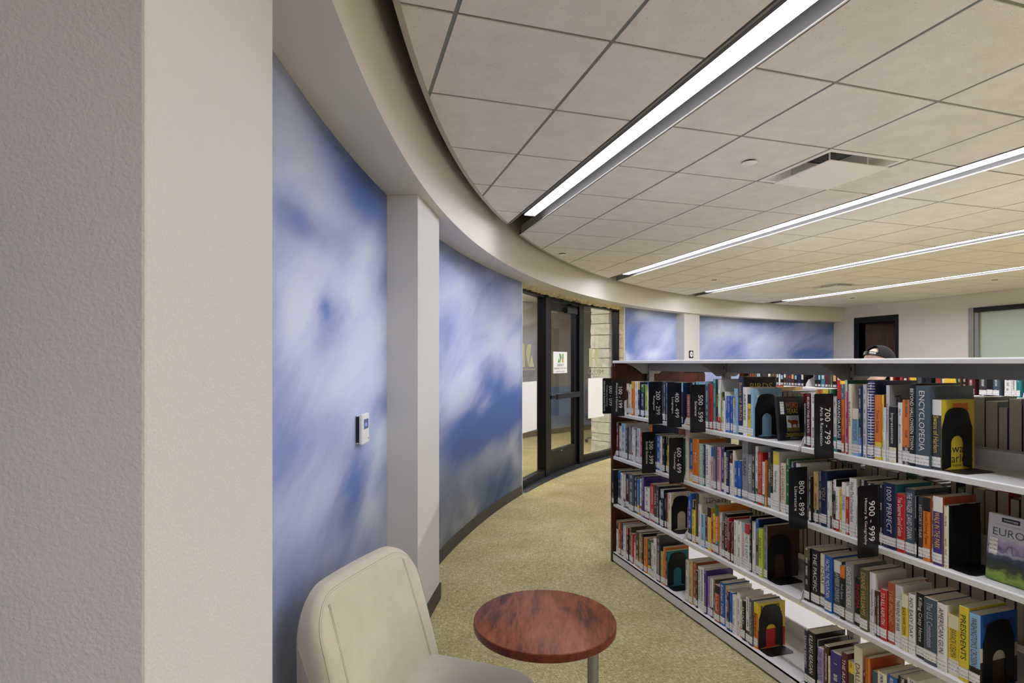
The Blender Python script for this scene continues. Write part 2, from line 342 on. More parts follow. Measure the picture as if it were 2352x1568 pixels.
# right wall with doorway and window opening
DY0, DY1, DZ = 8.645, 9.487, 2.367; WY0, WY1, WZ0, WZ1 = 4.6, 7.25, .9, 2.485
mb = MB(); T = .16
mb.box(XR, XR + T, DY1, 10.2, 0, ZTOP); mb.box(XR, XR + T, DY0, DY1, DZ, ZTOP); mb.box(XR, XR + T, WY1, DY0, 0, ZTOP)
mb.box(XR, XR + T, WY0, WY1, 0, WZ0); mb.box(XR, XR + T, WY0, WY1, WZ1, ZTOP); mb.box(XR, XR + T, YF, WY0, 0, ZTOP)
struct(obj('wall_right', mb, M['paint']), 'plain painted wall with dark doorway and frosted window at the right')
struct(obj('wall_front', MB().box(-1.5, XR + T, YF - .15, YF, 0, ZTOP), M['paint']), 'plain wall closing the room behind the viewer')
# baseboards
struct(obj('baseboard_left', MB().sweep_arc([(RW - .012, 0), (RW, 0), (RW, .098), (RW - .008, .098)], 216, 140.56, 150), M['base'], smooth=40), 'dark rubber base along the curved mural wall')
struct(obj('baseboard_back', MB().sweep_arc([(RW - .012, 0), (RW, 0), (RW, .098), (RW - .008, .098)], 122.8, 88.2, 60), M['base'], smooth=40), 'dark rubber base along the far curved wall')
struct(obj('baseboard_right', MB().box(XR - .012, XR, YF, 8.55, 0, .1), M['base']), 'dark rubber base along the right wall')
# pilasters standing proud of the curved wall
for i, (a0, a1, lb) in enumerate(((171.56, 168.87, 'painted wall pillar nearest the viewer at the left edge'), (158.63, 155.93, 'white wall pillar between the two large cloud mural panels'), (113.85, 111.18, 'white wall pillar with small black plaque beyond the entrance'), (185.0, 182.3, 'painted wall pillar behind the viewer'))):
    p = [pol(RP, a0), pol(RP, a1), pol(RW + .03, a1), pol(RW + .03, a0)]
    o = struct(obj('wall_pillar', MB().prism([q[:2] for q in p], 'z', 0, ZS), M['paint_rough' if i == 0 else 'paint'], bevel=.004), lb)
    e = .35 * 180 / pi / 30 / 10.97
    p = [pol(RP - .01, a0 + .055), pol(RP - .01, a1 - .055), pol(RW - .002, a1 - .055), pol(RW - .002, a0 + .055)]
    obj('base_strip', MB().prism([q[:2] for q in p], 'z', 0, .098), M['base'], o)
# dropped soffit with curved fascia
struct(obj('trim_1', MB().sweep_arc([(RF, ZS), (RF, ZTOP), (RF + .05, ZTOP), (RF + .05, ZS + .03), (RW + .02, ZS + .03), (RW + .02, ZS)], 216, 86.5, 220), M['soffit'], smooth=40), 'dropped soffit with curved white fascia running round the room')
# ------------------------------------------------------------------ ceiling
ce = struct(obj('ceiling', MB().box(-8, 12, -7.3, 11, ZTOP, ZTOP + .1), M['deck']), 'suspended ceiling of square mineral tiles in a metal grid')
PER = 2.305; SLOT0, SLOT1 = 1.415, 1.65
XL = [-.835 - .61, -.835, -.225, .385, .995]           # grid lines left of the first light slot
cols = [(XL[i], XL[i + 1]) for i in range(4)] + [(.995, SLOT0)]
for k in range(4):
    o = PER * k; c = [SLOT1 + o, 2.08 + o, 2.695 + o, 3.305 + o, SLOT0 + PER + o]
    if k == 3: c[-1] = XR
    cols += [(c[i], c[i + 1]) for i in range(4)]
rowsY = [1.955 + .609 * k for k in range(-15, 16)]
RT = RC - .022
def clip_disc(rect):
    """clip a rectangle by the ceiling's curved edge"""
    poly = [(rect[0], rect[2]), (rect[1], rect[2]), (rect[1], rect[3]), (rect[0], rect[3])]
    if all((x - CEN[0]) ** 2 + (y - CEN[1]) ** 2 < RT * RT for x, y in poly): return poly, False
    an = [degrees(atan2(y - CEN[1], x - CEN[0])) % 360 for x, y in poly]
    a = min(an) - .6
    while a < max(an) + .6 and poly:
        nx, ny = cos(radians(a)), sin(radians(a)); d = RT; out = []
        for i in range(len(poly)):
            p, q = poly[i], poly[(i + 1) % len(poly)]
            dp = (p[0] - CEN[0]) * nx + (p[1] - CEN[1]) * ny - d; dq = (q[0] - CEN[0]) * nx + (q[1] - CEN[1]) * ny - d
            if dp <= 0: out.append(p)
            if dp * dq < 0: t = dp / (dp - dq); out.append((p[0] + (q[0] - p[0]) * t, p[1] + (q[1] - p[1]) * t))
        poly = out; a += .5
    return poly, True
def cam_px(x, y, z):
    c, s = cos(radians(16.862)), sin(radians(16.862)); d = x * s + y * c
    return (1176 + 1290 * (x * c - y * s) / d, 833 - 1290 * (z - 1.51) / d) if d > .1 else (9999, 9999)
VENTS = {(2.695, 2.564), (2.695 + 2 * PER, 1.955 + .609 * 8)}
full = {}; rest = MB(); ntile = 0; g = .0085; near_vent = []
cand = []
for (x0, x1) in cols:
    for r0 in rowsY[:-1]:
        rc = (x0 + g, x1 - g, r0 + g, r0 + .609 - g)
        if any(abs(x0 - v[0]) < .02 and abs(r0 - v[1]) < .02 for v in VENTS): near_vent.append((x0, x1, r0)); continue
        poly, cut = clip_disc(rc)
        if len(poly) < 3: continue
        ar = abs(sum(poly[i][0] * poly[(i + 1) % len(poly)][1] - poly[(i + 1) % len(poly)][0] * poly[i][1] for i in range(len(poly)))) / 2
        if ar < .002: continue
        pp = [cam_px(x, y, ZC) for x, y in poly]
        vis = max(p[0] for p in pp) > -60 and min(p[0] for p in pp) < 2420 and max(p[1] for p in pp) > -120 and min(p[1] for p in pp) < 9000
        cand.append((poly, cut, vis, rc))
for poly, cut, vis, rc in cand:
    if vis:
        ntile += 1
        if not cut:
            key = round(rc[1] - rc[0], 3)
            if key not in full:
                w = (rc[1] - rc[0]) / 2; h = (rc[3] - rc[2]) / 2
                full[key] = MB().box(-w, w, -h, h, 0, .016).mesh('ceiling_tile', M['tile'])
            link('ceiling_tile', full[key], ce, ((rc[0] + rc[1]) / 2, (rc[2] + rc[3]) / 2, ZC))
        else:
            obj('ceiling_tile', MB().prism(poly, 'z', ZC, ZC + .016), M['tile'], ce)
    else: rest.prism(poly, 'z', ZC, ZC + .016)
tag(obj('tile_field', rest, M['tile'], ce), None, kind='stuff')
def ycut(x):      # where a line x = const meets the ceiling edge
    return CEN[1] + sqrt(max(RT * RT - (x - CEN[0]) ** 2, 0))
def xcut(y): return CEN[0] - sqrt(max(RT * RT - (y - CEN[1]) ** 2, 0))
lines = sorted(set([round(c[0], 3) for c in cols] + [.995]))
for x in lines:
    if x < -.4 or any(abs(x - (SLOT1 + PER * k)) < .02 for k in range(4)): continue
    obj('grid_rail', MB().box(x - .013, x + .013, max(YF, CEN[1] - (ycut(x) - CEN[1])), ycut(x) + .01, ZC + .004, ZC + .03), M['tbar'], ce)
segs = [(None, SLOT0)] + [(SLOT1 + PER * k, SLOT0 + PER * (k + 1) if k < 3 else XR) for k in range(4)]
for y in rowsY:
    for a, b in segs:
        a2 = max(a if a is not None else -9, xcut(y) - .005) if y < CEN[1] + RT - .02 else 99
        if a2 < b - .03: obj('grid_rail', MB().box(a2, b, y - .013, y + .013, ZC + .0045, ZC + .0295), M['tbar'], ce)
# curved edge trim in runs between the light slots
def edge_angles():
    xs = [(-.3, SLOT0)] + [(SLOT1 + PER * k, SLOT0 + PER * (k + 1) if k < 3 else XR) for k in range(4)]
    for i, (a, b) in enumerate(xs):
        a0 = 216 if i == 0 else degrees(atan2(ycut(a) - CEN[1], a - CEN[0]))
        yield a0, degrees(atan2(ycut(b) - CEN[1], b - CEN[0]))
for a0, a1 in edge_angles():
    obj('edge_trim', MB().sweep_arc([(RC - .024, ZC - .002), (RC, ZC - .002), (RC, ZC + .055), (RC - .003, ZC + .055), (RC - .003, ZC + .002), (RC - .024, ZC + .002)], a0, a1, max(6, int(abs(a0 - a1) * 3))), M['trimw'], ce, smooth=40)
# ------------------------------------------------------------------ linear lights in their slots
for k in range(4):
    x0, x1 = SLOT0 + PER * k, SLOT1 + PER * k; ye = ycut(x0) - .02; ye1 = ycut(x1) - .0; yl = (4.50, 7.10, 8.46, 9.2)[k]
    t = thing('linear_light', ('long white linear ceiling light nearest the curved mural wall', 'second linear ceiling light, beyond the square air diffuser', 'third linear ceiling light counted from the mural wall', 'farthest and thinnest linear ceiling light towards the right wall')[k], 'light', (x0, YF, ZC), group='linear ceiling lights')
    L_ = lambda y: y - YF
    obj('slot_trim', MB().prism([(0, -.003), (.012, -.003), (.012, .001), (.003, .001), (.003, .085), (0, .085)], 'y', .02, L_(ye)), M['slotside'], t)
    w = x1 - x0
    obj('slot_trim', MB().prism([(w, -.003), (w - .012, -.003), (w - .012, .001), (w - .003, .001), (w - .003, .085), (w, .085)], 'y', .02, L_(ye1)), M['slotside'], t)
    obj('slot_lit_edge', MB().box(w - .0045, w - .003, .02, L_(ye1), -.004, .005).box(w - .013, w - .003, .02, L_(ye1), -.004, -.003), M['white'], t)  # white strip paints in the bright lit edge of the trim
    obj('housing', MB().box(.058, .152, .02, L_(yl), .018, .12), M['slotside'], t)
    obj('lens', MB().box(.06, .15, .03, L_(yl) - .004, .012, .0175), M['lens'][k], t)
    obj('end_cap', MB().box(.058, .152, L_(yl) - .004, L_(yl), .010, .06), M['plate'], t)
    for yy in (1.2, 4.0, 6.6):
        if yy < yl: obj('joint', MB().box(.1435, .1465, L_(yy) - .002, L_(yy) + .002, .012, .11), M['slot'], t)
# ------------------------------------------------------------------ ceiling fittings
for i, (x0, x1, r0) in enumerate(near_vent):
    cx, cy = (x0 + x1) / 2, r0 + .3045
    t = thing('air_diffuser', ('square white ceiling air diffuser between first and second lights', 'small far square ceiling air diffuser above the far lights')[0 if r0 < 4 else 1], 'diffuser', (cx, cy, ZC), group='ceiling air diffusers')
    h = (x1 - x0) / 2 - .012; hy = .295
    m_ = MB()
    for a, b in (((-h, -h + .03), (-hy, hy)), ((h - .03, h), (-hy, hy)), ((-h + .03, h - .03), (-hy, -hy + .03)), ((-h + .03, h - .03), (hy - .03, hy))):
        m_.box(a[0], a[1], b[0], b[1], .0, .012)
    obj('frame', m_, M['white'], t)
    m_ = MB(); q = h - .03; qy = hy - .03; r = .15          # flared cone up to the neck
    ring = lambda a, b, z: [m_.vert(-a, -b, z), m_.vert(a, -b, z), m_.vert(a, b, z), m_.vert(-a, b, z)]
    A = ring(q, qy, .006); B = ring(q - .04, qy - .04, .05); C_ = ring(.16, .16, .11)
    for P, Q in ((A, B), (B, C_)):
        for j in range(4): m_.face((P[j], P[(j + 1) % 4], Q[(j + 1) % 4], Q[j]))
    o = obj('cone', m_, M['white'], t); sm = o.modifiers.new('t', 'SOLIDIFY'); sm.thickness = .002
    obj('neck', MB().lathe([(.155, .11), (.155, .24)], 24), M['dark'], t)
    obj('plaque', MB().prism([(-.228, -.228), (.228, -.228), (.228, .228), (-.228, .228)], 'z', -.034, -.026), M['white'], t, bevel=.003)
    for sx in (-1, 1):
        for sy in (-1, 1): obj('hanger', MB().box(sx * .15 - .006, sx * .15 + .006, sy * .15 - .001, sy * .15 + .001, -.026, .1), M['white'], t)
for i, (x, y, lb) in enumerate(((2.39, 2.869, 'round white ceiling disc beside the square air diffuser'), (2.39, 5.914, 'small round ceiling disc close to the curved fascia'), (5.305, 7.132, 'round ceiling disc between second and third lights'), (9.302, 8.35, 'far round ceiling disc next to the back corner'), (9.302, 5.914, 'round ceiling disc near the right wall and window'))):
    t = thing('ceiling_disc', lb, 'sprinkler', (x, y, ZC), group='round ceiling cover plates')
    obj('cover_plate', MB().lathe([(.001, -.014), (.04, -.014), (.046, -.011), (.046, -.0095)], 28), M['white'], t, smooth=40)
    obj('shadow_collar', MB().lathe([(.036, -.010), (.036, .004)], 20), M['dark'], t)  # dark ring colours in the shadow line behind the plate
# ------------------------------------------------------------------ glazed entrance in the curved wall
E_ = [(140.5, RW + .13), (135.0, RW + .165), (129.35, RW + .165), (122.95, RW + .13)]
EP = [Vector(pol(r, a)) for a, r in E_]
tt = thing('entrance_storefront', 'black framed glass entrance with door and two side panes', 'entrance')
tt['kind'] = 'structure'; tt.name = 'door_1'
def panel_axes(i):
    a, b = EP[i], EP[i + 1]; ex = (b - a); Lx = ex.length; ex.normalize(); ny = Vector((ex.y, -ex.x, 0))   # ny towards the room
    return a, ex, ny, Lx
def pbox(name, i, x0, x1, z0, z1, d0, d1, m, parent, bevel=0, end=False):
    """box in a facade panel's own axes: x along, d towards the room"""
    a, ex, ny, Lx = panel_axes(i); mb = MB(); b = 0
    for z in (z0, z1):
        for d in (d0, d1):
            for x in (x0, x1): mb.vert(*(a + ex * x + ny * d + Vector((0, 0, z))))
    for q in ((0, 2, 3, 1), (4, 5, 7, 6), (0, 1, 5, 4), (2, 6, 7, 3), (0, 4, 6, 2), (1, 3, 7, 5)): mb.face(q)
    return obj(name, mb, m, parent, bevel=bevel)
HD = 2.47
for i in range(3):
    a, ex, ny, Lx = panel_axes(i)
    pbox('head', i, 0, Lx, 2.37, HD, -.05, .05, M['blackframe'], tt)
    if i != 1: pbox('sill', i, 0, Lx, 0, .085, -.05, .05, M['blackframe'], tt); pbox('sill_cap', i, .05, Lx - .05, .085, .1, -.03, .052, M['blackframe'], tt)
    for x in ((0.0,) if i == 0 else ()) + ((Lx,) if i == 2 else ()): pbox('jamb', i, max(0, x - .06), min(Lx, x + .06), 0, HD, -.055, .055, M['blackframe'], tt)
for i, (p) in enumerate(EP[1:3]):
    d = (Vector(CEN + (0,)) - p).normalized(); q = d.cross(Vector((0, 0, 1)))
    c = [p + d * .07 + q * .07, p + d * .07 - q * .07, p - d * .06 - q * .07, p - d * .06 + q * .07]
    obj('mullion', MB().prism([(v.x, v.y) for v in c], 'z', 0, HD), M['blackframe'], tt, bevel=.004)
for i in (0, 2):
    a, ex, ny, Lx = panel_axes(i); pbox('pane', i, .05, Lx - .06, .085, 2.38, -.004, .004, M['glass'], tt)
a, ex, ny, Lx = panel_axes(1); d0, d1 = .075, Lx - .075
leaf = pbox('door_leaf', 1, d0, d0 + .1, .012, 2.35, -.03, .028, M['blackframe'], tt)
pbox('stile', 1, d1 - .1, d1, .012, 2.35, -.03, .028, M['blackframe'], leaf)
pbox('top_rail', 1, d0 + .1, d1 - .1, 2.235, 2.35, -.03, .028, M['blackframe'], leaf)
pbox('bottom_rail', 1, d0 + .1, d1 - .1, .012, .3, -.03, .028, M['blackframe'], leaf)
pbox('glazing_bead', 1, d0 + .1, d1 - .1, .3, .318, -.02, .034, M['black'], leaf)
pbox('door_glass', 1, d0 + .09, d1 - .09, .29, 2.25, -.004, .004, M['glass'], leaf)
pbox('push_bar', 1, d0 + .19, d1 + .0, 1.01, 1.085, .045, .085, M['black'], leaf, bevel=.006)
pbox('bar_mount', 1, d0 + .02, d0 + .2, 1.022, 1.073, .028, .075, M['blackframe'], leaf, bevel=.004)
pbox('bar_mount', 1, d1 - .07, d1 - .01, 1.0, 1.095, .028, .05, M['blackframe'], leaf, bevel=.004)
pbox('closer_body', 1, d0 + .5, d0 + .84, 2.215, 2.3, .028, .085, M['black'], leaf, bevel=.005)
pbox('closer_arm', 1, d0 + .6, d0 + .86, 2.335, 2.35, .03, .1, M['blackframe'], leaf)
pbox('kick_badge', 1, d0 + .4, d0 + .44, .275, .283, .0281, .0295, M['plate'], leaf)
# printed sheets and decals on the glass
def ptext(name, i, s, x, z, ln, h, m, parent, d=.006, mirror=False, fit=True):
    a, ex, ny, Lx = panel_axes(i); return text_obj(name, s, a + ex * x + ny * d + Vector((0, 0, z)), ex, (0, 0, 1), ln, h, m, parent, mirror, fit)
def ppoly(name, i, pts, m, parent, d=.005):
    a, ex, ny, Lx = panel_axes(i); mb = MB()
    k = [mb.vert(*(a + ex * x + ny * d + Vector((0, 0, z)))) for x, z in pts]; mb.face(k); return obj(name, mb, m, parent)
M['green'] = mat('logo_green', '6d9a52', .6); M['amber'] = mat('logo_amber', 'c9a13c', .6)
M['decal'] = mat('pale_vinyl_decal', 'b9b48c', .7); M['decaldark'] = mat('grey_vinyl_decal', '6d6b60', .7)
def emblem(i, x, z, w, h, m1, m2, par, d, flip=True):
    # stencilled letter M: left stroke, slanted strokes, right foot
    for pts, mm in (([(0, 0), (.24, 0), (.2, .98), (.12, 1), (0, 1)], m1), ([(.30, .62), (.44, .98), (.72, 1), (.50, .0)], m1), ([(.52, 0), (.94, 0), (.74, .52)], m2)):
        ppoly('emblem_stroke', i, [(x + w * ((1 - p[0]) if flip else p[0]), z + h * p[1]) for p in pts], mm, par, d)
for i, x, w, z0 in ((0, .30, .44, 1.46), (2, .33, .44, 1.45)):
    o = tag(pbox('window_decal', i, x, x + w, z0 - .035, z0 - .028, .0045, .0055, M['decal'], None), ('pale letter M window decal on the left glass pane', '', 'pale letter M window decal on the right glass pane')[i], 'decal', 'glass decals')
    emblem(i, x, z0, w, .285, M['decal'], M['decal'], o, .005, False)
    ptext('lettering', i, 'MELISSA', x - .08, z0 - .125, w + .08, .075, M['decaldark'], o, .005, mirror=True, fit=False)
    ptext('lettering', i, 'LIBRARY', x + .1, z0 - .17, w * .5, .03, M['decaldark'], o, .005, mirror=True)
for i, x0, x1, z0, z1, lb in ((0, .32, .80, .655, 1.275, 'blank white sheet taped to the left glass pane'), (2, .30, .787, .65, 1.27, 'blank white sheet taped to the right glass pane')):
    tag(pbox('posted_sheet', i, x0, x1, z0, z1, .005, .007, M['paper'], None), lb, 'paper', 'blank sheets on the glass')
sg = tag(pbox('door_notice', 1, .28, .72, 1.365, 1.665, .005, .007, M['paper'], None), 'printed library emergency exit notice on the glass door', 'notice')
emblem(1, .40, 1.515, .2, .125, M['green'], M['green'], sg, .0078)
ppoly('emblem_patch', 1, [(.552, 1.516), (.598, 1.516), (.598, 1.57), (.552, 1.57)], M['amber'], sg, .0082)
ptext('lettering', 1, 'LIBRARY', .39, 1.462, .22, .035, M['ink'], sg, .0078, fit=False)
ptext('lettering', 1, 'EMERGENCY EXIT ONLY', .30, 1.422, .40, .022, M['ink'], sg, .0078, fit=False)
ptext('lettering', 1, 'ALARM WILL SOUND', .36, 1.38, .28, .016, M['ink'], sg, .0078, fit=False)
# rough limestone round the opening
rnd = random.Random(5)
st = struct(link('trim_2', None), 'rough limestone surround of the glass entrance')
def rough_block(p, z0, z1, amp, name='stone_block', m='stone'):
    """block with plan quad p, faces broken into a coarse uneven grid"""
    mb = MB(); nz = 3; n = 3; ring = []
    P = [Vector((q[0], q[1], 0)) for q in p]
    for k in range(nz + 1):
        z = z0 + (z1 - z0) * k / nz; row = []
        for e in range(4):
            for j in range(n):
                q = P[e].lerp(P[(e + 1) % 4], j / n)
                inner = (0 < k < nz) or j
                o = Vector((rnd.uniform(-1, 1), rnd.uniform(-1, 1), rnd.uniform(-.5, .5))) * (amp if inner else amp * .25)
                row.append(mb.vert(q.x + o.x, q.y + o.y, z + (o.z if 0 < k < nz else 0)))
        ring.append(row)
    for A, B in zip(ring, ring[1:]):
        m_ = len(A)
        for j in range(m_): mb.face((A[j], A[(j + 1) % m_], B[(j + 1) % m_], B[j]))
    mb.face(ring[0][::-1]); mb.face(ring[-1]); return obj(name, mb, M[m], st)
z = 0.0
while z < 2.44:
    h = min(rnd.choice((.13, .16, .19, .23)), 2.445 - z)
    if h > .04:
        rough_block([pol(RW + .005, 122.93)[:2], pol(RW + .10, 123.12 + rnd.uniform(0, .06))[:2], pol(RW + .10, 122.75)[:2], pol(RW + .005, 122.75)[:2]], z + .004, z + h - .004, .004)
        q = rnd.uniform(0, .05)
        rough_block([pol(RW + .21, 123.55 + q)[:2], pol(RW + .56, 123.55 + q)[:2], pol(RW + .56, 122.3)[:2], pol(RW + .21, 122.3)[:2]], z + .005, z + h - .005, .009, 'stone_block', 'stone2')
    z += h
a = 140.45
while a > 123.1:
    s = rnd.uniform(1.4, 2.6); b = max(a - s, 123.0)
    mb = MB(); n = 10; rows = []
    for i in range(n + 1):
        t_ = a + (b - a) * i / n; r0 = RW + .004 + rnd.uniform(0, .012); r1 = RW + .09 + rnd.uniform(-.012, .012); zz = ZS - .035 + rnd.uniform(-.014, .012)
        rows.append([mb.vert(*pol(r0, t_, ZS + .03)), mb.vert(*pol(r0, t_, zz + .01)), mb.vert(*pol((r0 + r1) / 2, t_, zz + rnd.uniform(-.012, .01))), mb.vert(*pol(r1, t_, zz)), mb.vert(*pol(r1, t_, ZS + .03))])
    for A, B in zip(rows, rows[1:]):
        for j in range(5): mb.face((A[j], A[(j + 1) % 5], B[(j + 1) % 5], B[j]))
    mb.face(rows[0]); mb.face(rows[-1][::-1]); obj('stone_lintel', mb, M['stone'], st); a = b - .03
obj('corner_bead', MB().box(0, .012, 0, .03, 0, ZS), M['plate'], st, loc=pol(RW - .006, 140.53), rot=(0, 0, radians(50)))
# slate sill tiles between carpet and glazing
sl = struct(obj('trim_3', MB().sweep_arc([(RW - .03, .0005), (RW + .22, .0005), (RW + .22, .004), (RW - .03, .004)], 140.4, 123.0, 40), M['grout']), 'dark slate threshold in front of the glass entrance')
a = 140.35
while a > 123.2:
    b = max(a - 1.57, 123.05)
    for r0, r1 in ((RW - .03, RW + .05), (RW + .054, RW + .22)):
        c = [pol(r0, a - .03 - (0.2 if r0 < RW else 0))[:2], pol(r1, a - .03)[:2], pol(r1, b + .0)[:2], pol(r0, b - (0.2 if r0 < RW and b > 123.3 else 0))[:2]]
        obj('slate_tile', MB().prism(c, 'z', .003, .008), M['slate'], sl, bevel=.0008)
    a = b
# lobby beyond the glass
struct(obj('wall_lobby', MB().sweep_arc([(13.5, .11), (13.65, .11), (13.65, 3.0), (13.5, 3.0)], 150, 108, 40), M['vestwall'], smooth=40), 'grey curved lobby wall seen through the glass entrance')
lw = bpy.data.objects['wall_lobby']
obj('blue_band', MB().sweep_arc([(13.48, .11), (13.5, .11), (13.5, 1.0), (13.48, 1.0)], 134, 110, 30), M['vestblue'], lw, smooth=40)
obj('brown_base', MB().sweep_arc([(13.48, 0), (13.65, 0), (13.65, .11), (13.48, .11)], 150, 108, 40), M['brown'], lw, smooth=40)
struct(obj('ceiling_lobby', MB().sweep_arc([(RW + .16, 2.75), (13.7, 2.75), (13.7, 2.85), (RW + .16, 2.85)], 150, 108, 40), M['soffit'], smooth=40), 'plain lobby ceiling behind the glass entrance')
for a_ in (150, 108):
    p = [pol(RW + .15, a_)[:2], pol(13.7, a_)[:2], pol(13.7, a_ + .6)[:2], pol(RW + .15, a_ + .6)[:2]]
    struct(obj('wall_lobby_end', MB().prism(p, 'z', 0, 3.0), M['vestwall']), 'lobby end wall behind the ' + ('cloud mural' if a_ == 150 else 'limestone jamb'))
vl = emit('lobby_fill_glow', 'fff6ea', VEST_POWER)  # glowing strips added to brighten the lobby behind the glass
for k, an in enumerate((137, 131, 125)):
    t = thing('lobby_fill', ('added linear fill light behind the left glass pane', 'added linear fill light behind the glass door', 'added linear fill light behind the right glass pane')[k], 'light', pol(12.5, an, 2.75), (0, 0, radians(an - 90)), 'added lobby fill lights')
    obj('lens', MB().box(-.45, .45, -.04, .04, -.03, -.013), vl, t); obj('housing', MB().box(-.47, .47, -.05, .05, -.012, -.001), M['white'], t)
t = thing('wall_speaker_box', 'small beige box on the lobby wall seen through the door', 'box', pol(13.46, 131.2, 1.95), (0, 0, radians(131.2 - 90)))
obj('case', MB().box(-.11, .11, -.05, .035, -.1, .1), mat('beige_plastic', 'b6a88a', .6), t, bevel=.01); obj('grille', MB().box(-.07, .02, -.056, -.05, -.05, .05), M['ink'], t)
# ------------------------------------------------------------------ right wall: doorway and window
d2 = struct(link('door_2', None), 'dark doorway with black frame and wooden door in the right wall')
FX = XR - .012
obj('frame_jamb', MB().box(FX, XR + T + .02, DY1, 9.606, 0, 2.49), M['blackframe'], d2, bevel=.004)
obj('frame_jamb', MB().box(FX, XR + T + .02, 8.58, DY0, 0, 2.49), M['blackframe'], d2, bevel=.004)
obj('frame_head', MB().box(FX, XR + T + .02, DY0, DY1, DZ, 2.49), M['blackframe'], d2, bevel=.004)
lf = obj('door_leaf', MB().box(-.02, .022, -.84, 0, .01, 2.35), M['darkdoor'], d2, bevel=.003, loc=(XR + T + .03, DY1 - .0, 0), rot=(0, 0, radians(28)))
obj('handle', MB().tube([(-.02, -.78, 1.0), (-.07, -.78, 1.0), (-.07, -.67, 1.0)], .009), M['slot'], lf, smooth=40)
obj('hinge', MB().box(-.03, -.019, -.05, .0, 2.05, 2.15), M['black'], lf)
struct(obj('wall_closet', MB().box(XR + T, 13.0, 9.9, 10.0, 0, 2.8).box(12.9, 13.0, 8.0, 9.9, 0, 2.8).box(XR + T, 13.0, 7.9, 8.0, 0, 2.8).box(XR + T, 13.0, 7.9, 10.0, 2.8, 2.9), M['paint']), 'unlit small room behind the open dark doorway')
w1 = struct(link('window_1', None), 'frosted interior window with black head rail in the right wall')
obj('head_rail', MB().box(XR - .03, XR + .1, WY0, WY1 - .09, 2.405, WZ1), M['blackframe'], w1)
obj('frame_jamb', MB().box(XR - .02, XR + .1, WY1 - .085, WY1, WZ0, WZ1), mat('satin_aluminium', '8e8d86', .4, metal=.4), w1, bevel=.004)
obj('track', MB().box(XR + .0, XR + .06, WY1 - .15, WY1 - .09, WZ0, 2.4), M['slot'], w1)
obj('sill', MB().box(XR - .03, XR + .12, WY0, WY1, WZ0 - .03, WZ0), M['white'], w1)
obj('frosted_pane', MB().box(XR + .05, XR + .06, 5.9, WY1 - .15, WZ0, 2.42), M['frosted'], w1)
obj('frosted_pane', MB().box(XR + .035, XR + .045, WY0, 6.2, WZ0, 2.42), M['frosted'], w1)
obj('shade_room', MB().box(XR + .1, XR + .14, WY0, WY1, WZ0, WZ1), M['paint'], w1)
# plaque on the far pillar
P0 = Vector(pol(RP, 113.85)); P1 = Vector(pol(RP, 111.18)); ex = (P1 - P0).normalized(); ny = Vector((ex.y, -ex.x, 0)); o_ = P0 + ex * .145 + ny * .002
t = thing('room_plaque', 'small black plaque with white hexagon on the far pillar', 'sign', o_ + Vector((0, 0, 1.6)), (0, 0, atan2(ex.y, ex.x)))
obj('plate', MB().box(0, .13, -.008, 0, 0, .14), M['signblack'], t, bevel=.002)
obj('hexagon', MB().prism([(.065 + .05 * sin(pi / 3 * k), .07 + .058 * cos(pi / 3 * k)) for k in range(6)], 'y', -.0095, -.008), M['signwhite'], t)
obj('symbol', MB().box(.07, .092, -.0105, -.0095, .05, .09).box(.042, .06, -.0105, -.0095, .062, .08), M['signblack'], t)
obj('symbol', MB().box(.076, .088, -.0112, -.0105, .068, .082), M['signwhite'], t)
# thermostat on the first mural panel
t = thing('thermostat', 'white wall thermostat with blue display on the cloud mural', 'thermostat', pol(RW - .006, 161.1, 1.202), (0, 0, radians(161.1 + 90)))
# local -y... +y points out of the wall after the turn below
t.rotation_euler = (0, 0, radians(161.1 - 90))
obj('back_plate', MB().box(-.052, .052, -.014, 0, -.066, .066), M['plate'], t, bevel=.004)
obj('case', MB().box(-.056, .056, -.034, -.016, -.071, .071), M['plate'], t, bevel=.008, seg=3)
obj('vent_slots', MB().box(-.0535, -.0515, -.016, -.003, -.06, .06).box(.0515, .0535, -.016, -.003, -.06, .06), M['ink'], t)
obj('screen', MB().box(-.034, .034, -.0352, -.034, .0, .045), mat('lcd_blue', '5c6f9a', .25), t)
obj('readout', MB().box(-.024, .014, -.0358, -.0352, .012, .028), mat('lcd_digits', '7f9be8', .4), t)
obj('top_line', MB().box(-.045, .045, -.0352, -.034, .054, .057), M['white'], t); obj('button', MB().box(.03, .042, -.0352, -.034, -.052, -.046), M['upright'], t)
